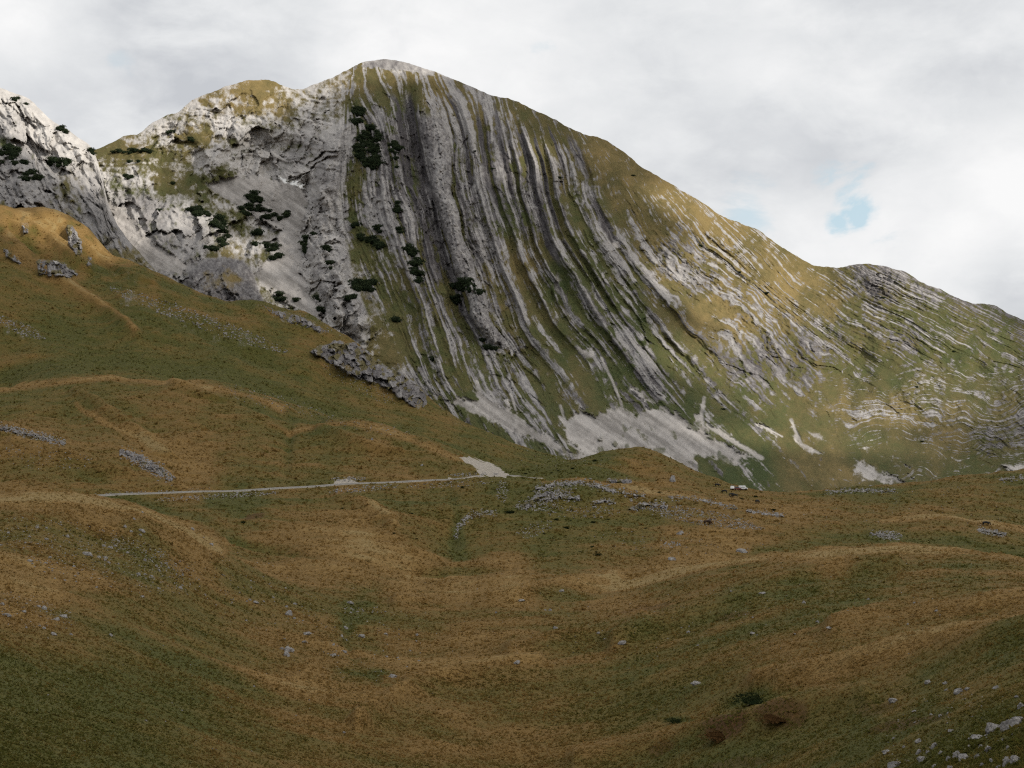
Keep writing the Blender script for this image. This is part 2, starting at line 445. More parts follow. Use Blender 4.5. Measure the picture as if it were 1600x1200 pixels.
def strata_field(x, y):
    """s over the face: one value per bedding plane"""
    ys = np.arange(60, 861, 4.0); S = np.array([s for s, _ in STRATA])
    xs = np.arange(-320, 1961, 3.0); G = np.empty((len(ys), len(xs)))
    LX = np.array([sum(np.interp(ys + d, [p[1] for p in l], [p[0] for p in l]) for d in (-12, -6, 0, 6, 12)) / 5 for _, l in STRATA])
    for i in range(len(ys)):
        lx = LX[:, i]; lx = np.maximum.accumulate(lx + np.arange(len(lx)) * .01)
        G[i] = np.interp(xs, np.r_[lx[0] - 1000, lx, lx[-1] + 1000], np.r_[S[0] - 40, S, S[-1] + 40])
    return bil(G, (y - ys[0]) / 4.0, (x - xs[0]) / 3.0)

# paint: (x, y, rock share, grass hue 0 green .. 1 gold, rock tone 0 dark .. 1 light)
PAINT1 = [(300, 150, .6, .9, .8), (400, 140, .22, .9, .8), (380, 160, .3, .9, .8), (350, 200, .75, .7, .85), (440, 170, .45, .9, .75), (440, 210, .75, .6, .75), (250, 200, .8, .6, .85), (200, 240, .25, .6, .8), (250, 280, .15, .6, .8),
          (310, 215, .35, .7, .8), (330, 250, .9, .5, .9), (390, 210, .9, .4, .6), (380, 250, .95, .5, .85), (300, 290, .35, .45, .8), (345, 280, .15, .35, .7), (220, 285, .75, .4, .65), (270, 330, .85, .4, .40), (220, 318, .85, .4, .38), (200, 330, .9, .4, .42), (300, 400, .8, .4, .36), (255, 355, .85, .4, .36), (310, 370, .85, .4, .40), (345, 415, .3, .75, .45), (310, 440, .75, .6, .5), (380, 440, .7, .6, .5), (345, 450, .55, .7, .45), (270, 270, .2, .5, .8),
          (470, 141, .75, .8, .85), (480, 180, .9, .6, .75), (480, 220, 1, .4, .42), (450, 250, 1, .4, .5), (500, 300, 1, .4, .55), (510, 380, 1, .4, .7), (540, 500, .95, .5, .7), (500, 430, 1, .5, .65), (520, 330, .9, .5, .65), (533, 300, .3, .5, .6), (556, 390, .35, .5, .5),
          (600, 96, .98, .8, .98), (640, 105, .8, .8, .9), (600, 122, .12, .9, .8), (570, 135, .25, .85, .8), (540, 140, .5, .8, .8), (640, 145, .2, .5, .6), (595, 150, .35, .6, .6), (560, 180, .7, .5, .55), (590, 180, .8, .5, .55), (620, 230, .9, .4, .42), (650, 280, .9, .4, .34), (630, 190, .75, .4, .45), (650, 220, .95, .4, .3), (685, 250, 1, .5, .66), (690, 320, 1, .5, .62), (720, 400, 1, .5, .68), (745, 480, .98, .5, .66),
          (680, 145, .5, .9, .7), (700, 170, .55, .8, .65), (730, 170, .45, .8, .6), (800, 175, .1, .7, .5), (740, 280, .75, .6, .65), (765, 230, .55, .6, .5), (780, 280, .55, .45, .48), (800, 320, .5, .3, .5), (830, 300, .75, .5, .45), (850, 215, .25, .7, .5), (870, 260, .6, .7, .5), (900, 250, .5, .8, .55), (940, 230, .08, .9, .5), (980, 260, .03, .85, .5), (960, 300, .25, .7, .55), (930, 310, .45, .5, .5), (1010, 350, .4, .75, .55), (1050, 300, .05, .95, .7), (1100, 335, .12, 1, .8), (1060, 385, .8, .7, .55), (1050, 420, .8, .7, .72), (1100, 440, .75, .7, .65), (1140, 450, .6, .8, .7), (1000, 400, .65, .6, .68), (960, 390, .55, .5, .65),
          (560, 330, .92, .4, .66), (590, 320, .92, .4, .6), (580, 420, .5, .5, .6), (600, 400, .5, .5, .6), (640, 430, .35, .65, .5), (600, 490, .2, .45, .5), (620, 540, .1, .65, .5), (575, 470, .35, .5, .5), (680, 400, .6, .6, .32), (680, 450, .45, .6, .35), (700, 480, .4, .6, .4), (680, 560, .35, .5, .5), (660, 600, .75, .4, .6), (690, 620, .6, .5, .6), (720, 580, .2, .6, .5), (750, 590, .2, .35, .5), (760, 440, .55, .75, .65), (780, 500, .35, .7, .6), (790, 555, .85, .6, .68), (800, 590, .6, .5, .65), (840, 640, .45, .4, .6), (820, 420, .25, .85, .6), (860, 500, .3, .6, .6), (870, 560, .2, .45, .6), (900, 600, .2, .65, .5), (900, 420, .5, .5, .65), (885, 445, .3, .15, .6), (940, 470, .5, .35, .65), (930, 540, .4, .4, .6), (960, 600, .35, .35, .6), (1000, 520, .5, .25, .65), (1015, 605, .75, .3, .5), (990, 560, .3, .25, .5), (1050, 490, .3, .65, .6), (1060, 560, .4, .5, .55), (1100, 490, .2, .95, .8), (1150, 510, .65, .85, .8), (1190, 500, .6, .8, .75), (1200, 540, .75, .6, .55), (1180, 570, .8, .5, .45), (1250, 560, .75, .5, .48), (1300, 530, .65, .5, .55), (1110, 590, .5, .6, .5), (1170, 610, .45, .45, .5), (1080, 640, .05, .3, .5), (1060, 610, .3, .5, .5), (1150, 680, .03, .3, .5), (1180, 735, .02, .1, .5), (1240, 735, .02, .8, .5), (1250, 680, .08, .65, .5), (1210, 640, .3, .5, .5), (1230, 440, .3, .95, .7), (1300, 460, .35, .85, .7), (1280, 440, .2, .7, .6), (1330, 470, .3, .4, .6),
          (1390, 430, .95, .5, .58), (1350, 425, .8, .5, .45), (1370, 445, .9, .5, .5), (1440, 465, .85, .5, .6), (1420, 480, .3, .35, .6), (1500, 475, .8, .5, .5), (1590, 510, .7, .5, .5), (1470, 500, .25, .35, .5), (1560, 520, .35, .3, .5), (1500, 520, .35, .4, .5), (1420, 535, .75, .5, .48), (1450, 545, .55, .3, .5), (1390, 590, .05, .25, .5), (1350, 590, .4, .4, .6), (1330, 640, .5, .75, .7), (1400, 640, .6, .85, .62), (1450, 600, .5, .4, .68), (1500, 560, .2, .2, .6), (1500, 600, .3, .35, .6), (1500, 640, .5, .75, .65), (1480, 680, .4, .85, .5), (1570, 650, .55, .6, .5), (1550, 690, .7, .5, .45), (1580, 670, .75, .5, .45), (1560, 600, .4, .4, .6), (1400, 700, .05, .5, .5), (1350, 690, .1, .4, .5), (1300, 650, .3, .6, .5), (1520, 735, .02, .35, .6), (1300, 740, .02, .9, .5), (1440, 735, .02, .5, .5), (1590, 720, .3, .3, .6)]

SCREE1 = [[(743, 604), (752, 614), (762, 622), (790, 638), (792, 626), (800, 640), (830, 662), (870, 692), (912, 716), (860, 702), (820, 680), (760, 655), (700, 628), (712, 618), (725, 622), (740, 632), (745, 622)],
          [(874, 648), (890, 652), (906, 641), (930, 650), (943, 645), (971, 632), (994, 648), (1010, 640), (1031, 634), (1054, 645), (1082, 662), (1096, 632), (1101, 634), (1096, 664), (1119, 687), (1156, 703), (1190, 716), (1161, 719), (1151, 728), (1119, 714), (1085, 712), (1090, 738), (1054, 730), (1013, 707), (952, 705), (925, 716), (890, 720), (905, 705), (888, 691), (880, 668)],
          [(160, 306), (185, 325), (210, 348), (250, 385), (292, 412), (285, 432), (240, 425), (205, 398), (178, 360)],
          [(322, 290), (345, 280), (400, 273), (470, 288), (484, 306), (474, 350), (468, 420), (480, 450), (505, 485), (500, 510), (470, 495), (440, 465), (408, 445), (400, 425), (425, 400), (440, 360), (400, 340), (350, 310)],
          [(1334, 716), (1378, 735), (1424, 755), (1392, 758), (1360, 751), (1334, 740)],
          [(1258, 672), (1281, 676), (1299, 694), (1272, 686)], [(1182, 661), (1220, 680), (1214, 681)],
          [(1236, 657), (1246, 680), (1252, 695), (1286, 709), (1256, 706), (1240, 692)], [(1354, 700), (1418, 733), (1420, 737)], [(1566, 726), (1600, 726), (1700, 730), (1700, 740), (1578, 736)],
          [(1030, 636), (1000, 612), (985, 606), (1010, 628)], [(870, 428), (876, 438), (873, 448), (876, 460), (870, 456), (866, 446)], [(905, 546), (926, 548), (930, 556), (918, 560)], [(950, 380), (966, 376), (966, 388), (958, 386)]]
SNOW1 = [[(435, 277), (455, 281), (466, 284), (476, 290), (474, 295), (462, 290), (447, 286)]]
BUTTRESS = [(530, 190), (500, 230), (490, 262), (482, 300), (468, 350), (468, 400), (482, 440), (520, 500), (560, 528), (585, 510), (555, 430), (545, 380), (530, 330), (540, 250), (552, 190)]
KNOB = [(285, 438), (296, 420), (320, 402), (350, 398), (380, 405), (398, 425), (408, 455), (420, 480), (360, 500), (290, 470)]

def asym(s, s0, wl, wr):
    d = s - s0
    return np.exp(-np.abs(np.where(d < 0, d / wl, d / wr)) ** 1.6)

def mountain_fields(x, y, ysky):
    """relief toward the viewer (m) and surface masks of the big mountain"""
    s = strata_field(x, y)
    wob = (fbm(x * .012, y * .012, 4, 1) - .5)
    s = s + wob * np.interp(s, [0, 11, 14, 22], [.5, .35, .7, 1.0]) + (fbm(x * .05, y * .04, 3, 2) - .5) * np.interp(s, [0, 10, 14], [.10, .08, .22])
    t = y * .01
    inF = sstep(-.9, .3, s)                                   # inside the banded face
    rgt = sstep(11.5, 15.5, s)
    below = y - ysky
    R0 = coarse(idw(PAINT1, 2), x, y, 6, -320, 1960, 60, 860)
    H0 = coarse(idw(PAINT1, 3), x, y, 6, -320, 1960, 60, 860)
    T0 = coarse(idw(PAINT1, 4), x, y, 6, -320, 1960, 60, 860)
    # --- ribs of the banded face
    env = sstep(10, 70, below) * (1 - .72 * sstep(430, 640, y)) * (1 - .75 * rgt)
    rib = np.zeros_like(x)
    rib += 8 * (vnoise(s * 1.15 + 3, t * .5, 3) - .5) * 2
    n_a = vnoise(s * 2.9, t * .9, 4) - .5
    n_b = vnoise(s * 6.3, t * 1.5, 5) - .5
    n_c = vnoise(s * 14., t * 3.0, 6) - .5
    n_d = vnoise(s * 31., t * 6.0, 7) - .5
    rib += 7 * n_a + 6 * n_b + 4.5 * n_c + 1.5 * n_d
    fl = (.6 + .8 * vnoise(s * .8, y * .012, 6))
    for s0, wl, wr, hh in ((1.6, .10, .35, 9), (2.45, .12, .3, 7), (6.05, .12, .25, 7), (6.95, .10, .38, 15), (7.9, .08, .34, 14), (8.55, .08, .22, 8), (9.0, .08, .22, 13), (9.85, .10, .30, 16), (10.5, .1, .2, 8), (11.0, .08, .2, 11), (12.1, .1, .3, 9), (13.0, .1, .35, 12)):
        rib += 1.15 * hh * asym(s, s0, wl, wr) * fl
    slab = np.sqrt(np.clip(1 - ((s - 4.93 + (vnoise(y * .03, y * 0, 2) - .5) * .25) / .56) ** 2, 0, 1)) * sstep(552, 528, y + (vnoise(x * .15, y * .1, 3) - .5) * 26)
    senv = sstep(120, 175, y) * (1 - .85 * sstep(500, 560, y))
    rib = np.where(slab > 0, rib * .30 + 6 * (facet(s * 5 + y * .01, t * 5.5, 3)) + 4.5 * (fbm(x * .2, y * .13, 3, 2) - .5) + 3 * facet(x * .22, y * .16, 5), rib)
    rec = -26 * asym(s, 4.08, .6, .24)
    h = env * inF * (rib + 6 * rgt * n_a)
    h = h + senv * (34 * slab + rec) * inF
    # thin broken beds on the right half
    bed = (vnoise(s * 2.1, x * .010, 1) - .5) * 13 + (vnoise(s * 6.4, x * .03, 2) - .5) * 6 + (vnoise(s * 12, x * .045, 7) - .5) * 5
    brk = .35 + 1.1 * fbm(x * .02, y * .02, 3, 5)
    h = h + rgt * .42 * bed * brk * sstep(8, 40, below) * np.clip(R0 * 1.5, .12, 1)
    # --- crags of the left half
    lf = 1 - inF
    hb = y * .10 - x * .012 + (fbm(x * .02, y * .02, 3, 4) - .5) * 3.0
    upl = sstep(300, 250, y)
    wx = x + (fbm(x * .03, y * .03, 4, 5) - .5) * 40; wy = y + (fbm(x * .03, y * .03, 4, 6) - .5) * 34
    fc = facet(wx * .020 + wy * .006, wy * .016, 1) * 26 + facet(wx * .055 + wy * .02, wy * .042, 2) * 12 + facet(wx * .13 - wy * .03, wy * .10, 3) * 4.5 + facet(wx * .27, wy * .22, 4) * 1.8
    fc = facet(wx * .011 + wy * .004, wy * .009, 6) * 34 + fc * np.interp(y, [0, 900], [1, 1])
    crag = (ridged(x * .016, y * .012, 3, 2, .5) - .55) * 26 + .72 * fc + upl * ((vnoise(hb, x * .004, 3) - .5) * 10 + (vnoise(hb * 2.7, x * .01, 5) - .5) * 5) + (1 - upl) * ((vnoise(x * .09 - y * .04 + wob * 6, y * .02, 3) - .5) * 12 + (vnoise(x * .27 - y * .12 + wob * 9, y * .05, 5) - .5) * 5)
    h = h + lf * crag * np.clip(R0 * 1.2 - .15, .05, 1) * sstep(2, 30, below)
    h = h + (1 - .5 * rgt) * inF * np.clip(R0 * 1.1, .1, 1) * sstep(5, 40, below) * (1 - .8 * (slab > 0)) * (facet(s * 2.2, t * 3.4, 2) * 5 + facet(s * 5.5, t * 7., 4) * 3.2 + facet(s * 11., t * 15., 1) * 1.6)
    h = h + rgt * sstep(.75, .95, R0) * sstep(2, 20, below) * fc * .6
    # --- relief common to all rock
    rough = (ridged(x * .075, y * .06, 4, 6, .62) - .55) * (7 - 3.5 * lf) + (fbm(x * .21, y * .19, 3, 3, .6) - .5) * 6
    h = h + rough * np.clip(R0, .12, 1) * (1 - .6 * (slab > 0))
    h = h + (fbm(x * .012, y * .012, 3, 7) - .5) * 46 * sstep(20, 120, below) * (1 - .5 * inF * (1 - rgt))
    but = sdf(BUTTRESS, x, y); h = h + 30 * sstep(-8, 22, but)
    kn = sdf(KNOB, x, y); h = h + 62 * sstep(-3, 16, kn) + 26 * sstep(12, 60, kn)
    # --- masks
    f1 = fbm(x * .05, y * .05, 4, 2); f2 = fbm(x * .16, y * .14, 3, 4)
    stn = .5 + .6 * n_a + .65 * n_b + .38 * n_c + .2 * n_d
    for s0, wl, wr in ((1.6, .12, .3), (6.95, .14, .30), (7.9, .10, .26), (8.55, .1, .2), (9.0, .10, .2), (9.85, .3, .28), (11.0, .12, .2), (12.1, .2, .2), (13.0, .15, .3)):
        stn = np.maximum(stn, .88 * asym(s, s0, wl, wr) * (.55 + .6 * f1))
    f3 = fbm(x * .42, y * .38, 2, 1)
    sh = y * .105 - x * .006 + (fbm(x * .018, y * .018, 3, 2) - .5) * 4.5 + 14          # lower right: nearly level ledges
    lev = sstep(1240, 1330, x) * sstep(540, 610, y)
    def beds(q): return .20 * (vnoise(q * 3.1, x * .012, 1) - .5) + .50 * (vnoise(q * 6, x * .014, 2) - .5) + .85 * (vnoise(q * 13, x * .022, 7) - .5) + .70 * (vnoise(q * 25, x * .045, 5) - .5)
    bdn = .5 + (1 - lev) * beds(s) + lev * 1.15 * beds(sh) + .40 * (f3 - .5)
    crn = .5 + upl * (.5 * (vnoise(hb, x * .004, 3) - .5) + .4 * (vnoise(hb * 2.7, x * .01, 5) - .5)) + (1 - upl) * .22 * (vnoise(x * .27 - y * .06 + wob * 5, y * .06, 5) - .5) + .35 * (f3 - .5)
    stn = stn + .22 * (f3 - .5) + .10 * facet(s * 5.5, t * 5, 3) + .09 * facet(s * 11, t * 14, 5)
    n = lf * (.5 * crn + .5 * f1) + (1 - lf) * ((1 - rgt) * (.68 * stn + .32 * f1) + rgt * (.5 + .85 * (bdn - .5) + .40 * (fbm(x * .03, y * .035, 4, 1) - .5)))
    rock = .43 - .07 * inF * (1 - rgt) * sstep(420, 480, y) - .11 * rgt * sstep(.8, .6, R0) + (R0 - .5) * 1.1 + (n - .5) * (2.5 - 1.15 * rgt - 1.0 * lf) + (f2 - .5) * (.8 + .5 * rgt)
    rock = np.where(slab > .05, np.maximum(rock, sstep(160, 200, y) * (1 - .5 * sstep(540, 640, y))), rock)
    tone = T0 - .05 - .08 * inF * (1 - rgt) * (slab <= 0) - .14 * rgt * (1 - .3 * lev) + .26 * lf - .16 * inF * sstep(400, 470, y) * (slab <= 0) + (ridged(x * .03, y * .026, 4, 6, .55) - .6) * .35 * lf + (n - .5) * (.5 - .25 * lf) * (1 - (slab > 0) * .35) + (slab > 0) * (f3 - .5) * .5 + (f2 - .5) * (.35 - .15 * lf)
    fs1 = facet(s * 5.5, t * 8, 3); fs2 = facet(s * 11, t * 22, 5)
    tone = tone + inF * (slab <= 0) * (fs1 * .14 + fs2 * .10)
    tone = tone + (1 - rgt) * inF * (n_a * .2 + n_b * .4 + n_c * .5 + n_d * .35) * (slab <= 0) + rgt * (bdn - .5) * .35
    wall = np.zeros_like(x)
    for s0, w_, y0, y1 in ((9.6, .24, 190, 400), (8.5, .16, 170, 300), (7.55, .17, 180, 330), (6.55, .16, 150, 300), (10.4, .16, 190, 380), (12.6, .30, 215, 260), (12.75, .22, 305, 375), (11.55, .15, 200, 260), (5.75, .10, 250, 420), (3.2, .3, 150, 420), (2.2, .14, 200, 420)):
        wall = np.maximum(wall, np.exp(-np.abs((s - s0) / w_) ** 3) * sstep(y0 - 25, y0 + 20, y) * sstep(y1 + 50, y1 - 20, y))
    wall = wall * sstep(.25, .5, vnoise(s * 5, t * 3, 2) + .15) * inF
    rock = np.maximum(rock, .95 * wall); tone = tone - .34 * wall  # dark rock, with the shade of left-facing rib walls painted in
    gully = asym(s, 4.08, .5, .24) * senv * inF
    tone = tone - .40 * gully; rock = np.maximum(rock, gully * sstep(430, 330, y))  # dark gully rock, deepened to paint in the slab's left shadow
    kr = sstep(0, 6, kn) ; kt = sstep(10, 40, kn + (f1 - .5) * 30) * sstep(470, 420, y)
    rock = rock * (1 - kr) + kr * (.95 - .85 * kt + (f2 - .5) * .7); tone = tone * (1 - kr) + kr * (.40 + (f3 - .5) * .5 + (f2 - .5) * .3)
    br = sstep(-4, 10, but); tone = tone * (1 - .7 * br) + .7 * br * (.64 + (f1 - .5) * .5 + (f3 - .5) * .4); rock = np.maximum(rock, br * (1 - .9 * sstep(.62, .7, f1)))
    cap = sdf([(556, 106), (580, 91), (605, 88), (640, 93), (692, 116), (665, 118), (640, 112), (616, 112), (590, 107)], x, y)
    cap = sstep(-2, 3, cap + (f2 - .5) * 8); rock = np.maximum(rock, cap); tone = tone * (1 - cap) + (.62 + (f2 - .5) * .5 + (f1 - .5) * .5) * cap
    tone = np.where(cap > .3, tone, np.minimum(tone, .70 + .16 * lf + .10 * (f3 - .5)))
    scr = np.zeros_like(x)
    acr = -x * .57 + y * .82; alo = x * .82 + y * .57
    jag = (fbm(acr * .16, alo * .03, 4, 2) - .5) * 15 + (f2 - .5) * 9 + (f3 - .5) * 5
    for pz in SCREE1:
        k = np.array(pz); sz = min(np.ptp(k[:, 0]), np.ptp(k[:, 1]))
        m = sdf(pz, x, y); lim = np.clip(sz / 26, .25, 1)
        scr = np.maximum(scr, sstep(-2.5, 3.5, m + jag * lim * np.clip(1.2 - m / 40, 0, 1)))
    holes = sstep(.62, .72, fbm(x * .06 - y * .04 + 40, y * .05 + x * .02, 4, 6)) * (x > 860) * .8
    scr = scr * (1 - .85 * holes)
    for p_, w_ in (([(940, 560), (958, 598), (972, 634)], 2.2), ([(1100, 622), (1096, 650), (1100, 670)], 3), ([(745, 596), (752, 616)], 3), ([(798, 616), (806, 640)], 2.5), ([(876, 634), (882, 656)], 2.5), ([(1186, 662), (1222, 682)], 1.6), ([(1236, 656), (1252, 694), (1280, 708)], 2.5), ([(1105, 664), (1190, 716)], 4)):
        scr = np.maximum(scr, .9 * sstep(1.3, .4, linedist(p_, x, y) / w_ + (f2 - .5) * 1.2))
    tone = np.where(scr > .3, .5 + (fbm(acr * .13, alo * .014, 4, 3) - .5) * 1.7 + (f2 - .5) * .6, tone)
    snow = np.zeros_like(x)
    for pz in SNOW1: snow = np.maximum(snow, sstep(-1, 1.5, sdf(pz, x, y) + (f2 - .5) * 5))
    h = h * (1 - .88 * scr) + scr * (f1 - .5) * 6
    hue = H0 - .12 * inF * (1 - rgt) + kr * .25 + (f1 - .5) * .5 + (f2 - .5) * .2
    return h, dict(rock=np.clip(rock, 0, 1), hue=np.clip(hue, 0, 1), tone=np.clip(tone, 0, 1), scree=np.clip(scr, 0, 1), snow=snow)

def face_mesh(name, xs, skyf, ybot, rows, tps, xyscale, fields, back, label=None):
    C = len(xs); x = np.tile(xs, (rows, 1)); ysk = skyf(xs)
    v = np.linspace(0, 1, rows)[:, None]
    y = ysk[None] + (ybot - ysk[None]) * v
    D = coarse(lambda a, b: tps(a / xyscale, b / xyscale), x, y, 8, xs[0], xs[-1], 40, 900)
    h, A = fields(x, y, ysk[None])
    edge = sstep(0, .012, v)
    D = D - h * edge
    P = at(x, y, D)
    # the far side of the ridge falls away behind the skyline
    top = P[0]; nb = len(back)
    B = np.empty((nb, C, 3))
    for k, (dd, dz) in enumerate(back):
        B[nb - 1 - k] = top; sc = (top[:, 1] + dd) / top[:, 1]
        B[nb - 1 - k, :, 0] = top[:, 0] * sc; B[nb - 1 - k, :, 1] += dd; B[nb - 1 - k, :, 2] += dz + (fbm(xs * .05, xs * 0 + k, 3, k) - .5) * dd * .12
    Pall = np.concatenate([B, P], 0)
    At = {n: np.concatenate([np.repeat(a[:1], nb, 0), a], 0) for n, a in A.items()}
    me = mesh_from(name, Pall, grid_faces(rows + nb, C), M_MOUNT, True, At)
    o = link(name, me, kind='structure')
    return o, (xs, ysk, ybot, rows, P)

t1 = TPS([(a / 400, b / 400) for a, b, _ in D1_PTS], [c for _, _, c in D1_PTS], 2e-3)
BACK = [(8, -1), (25, -6), (60, -22), (140, -70), (300, -190), (520, -380), (640, -480)]
mountain, G1 = face_mesh('mountain', np.arange(-220, 1841, 1.35), SKY1, 850, 600, t1, 400, mountain_fields, BACK)

# ---- the rocky shoulder at the left edge
SKY2 = skyline([(-420, 60), (-250, 70), (-100, 95), (0, 137), (25, 146), (45, 153), (70, 178), (85, 193), (105, 200), (122, 214), (140, 226), (150, 236), (157, 262), (163, 300),
                (172, 330), (190, 362), (215, 392), (240, 420), (280, 446), (320, 480), (360, 520)], 2.5, 5)
D2_PTS = [(-400, 60, 1480), (-100, 95, 1470), (0, 137, 1450), (80, 190, 1420), (150, 236, 1390), (163, 300, 1330), (190, 362, 1270), (240, 420, 1200), (360, 520, 1100),
          (0, 230, 1330), (80, 270, 1310), (0, 320, 1220), (80, 340, 1220), (140, 340, 1250), (0, 420, 1140), (150, 430, 1140), (-200, 330, 1240), (-400, 330, 1240), (-200, 200, 1380),
          (0, 520, 1060), (200, 520, 1060), (-300, 520, 1060), (350, 560, 1050)]
PAINT2 = [(20, 150, .95, .4, .9), (60, 200, .95, .4, .92), (120, 230, .9, .5, .9), (145, 250, .85, .5, .8), (0, 200, .95, .4, .75), (40, 240, .95, .4, .7), (90, 240, .95, .4, .85), (0, 260, .9, .4, .6), (60, 300, .97, .4, .6), (20, 300, .97, .4, .55),
          (110, 285, .45, .6, .6), (115, 300, .5, .6, .6), (140, 310, .95, .4, .6), (130, 335, .7, .5, .55), (60, 330, .8, .6, .6), (160, 340, .7, .5, .55), (10, 230, .5, .3, .6), (0, 340, .3, .9, .6), (100, 350, .4, .8, .55), (200, 400, .5, .7, .55), (-200, 200, .9, .5, .7)]

def shoulder_fields(x, y, ysky):
    R0 = coarse(idw(PAINT2, 2), x, y, 6, -440, 400, 40, 600); H0 = coarse(idw(PAINT2, 3), x, y, 6, -440, 400, 40, 600); T0 = coarse(idw(PAINT2, 4), x, y, 6, -440, 400, 40, 600)
    q = y * .055 + x * .075 + (fbm(x * .02, y * .02, 3, 4) - .5) * 2.4     # joints run down to the right
    q2 = x * .10 - y * .05 + (fbm(x * .03, y * .03, 3, 5) - .5) * 2
    wx = x + (fbm(x * .03, y * .03, 4, 5) - .5) * 36; wy = y + (fbm(x * .03, y * .03, 4, 6) - .5) * 30
    fc = facet(wx * .026 - wy * .012, wy * .018 + wx * .006, 1) * 26 + facet(wx * .065 - wy * .03, wy * .045, 2) * 13 + facet(wx * .15 - wy * .05, wy * .11, 3) * 4.5 + facet(wx * .3, wy * .25, 4) * 1.8
    h = (ridged(x * .016 - y * .008, y * .012, 3, 1, .5) - .55) * 28 + .75 * fc + (vnoise(q2, y * .012, 2) - .5) * 16 + (vnoise(q2 * 2.6, y * .03, 3) - .5) * 8
    h = h + (ridged(x * .08, y * .065, 4, 6, .6) - .55) * 6 + (fbm(x * .22, y * .2, 3, 3, .6) - .5) * 5
    h = h * sstep(0, 22, y - ysky) * np.clip(R0, .2, 1)
    f1 = fbm(x * .05, y * .05, 4, 2); f2 = fbm(x * .16, y * .14, 3, 4)
    n = .5 * f1 + .5 * (.5 + .6 * (vnoise(q2 * 2.6, y * .03, 3) - .5))
    rock = .5 + (R0 - .5) * 1.3 + (n - .5) * 1.5 + (f2 - .5) * .7
    tone = T0 + .02 + (n - .5) * .3 + (f2 - .5) * .25
    z = np.zeros_like(x)
    return h, dict(rock=np.clip(rock, 0, 1), hue=np.clip(H0 + (f1 - .5) * .5, 0, 1), tone=np.clip(tone, 0, 1), scree=z, snow=z)

t2 = TPS([(a / 300, b / 300) for a, b, _ in D2_PTS], [c for _, _, c in D2_PTS], 2e-3)
shoulder, G2 = face_mesh('mountain', np.arange(-330, 361, 1.35), SKY2, 620, 330, t2, 300, shoulder_fields, BACK[:5])

def face_at(G, x, y):
    xs, ysk, ybot, rows, P = G
    c = int(np.clip(round((x - xs[0]) / (xs[1] - xs[0])), 0, len(xs) - 1))
    r = int(np.clip(round((y - ysk[c]) / (ybot - ysk[c]) * (rows - 1)), 0, rows - 1))
    return P[r, c]

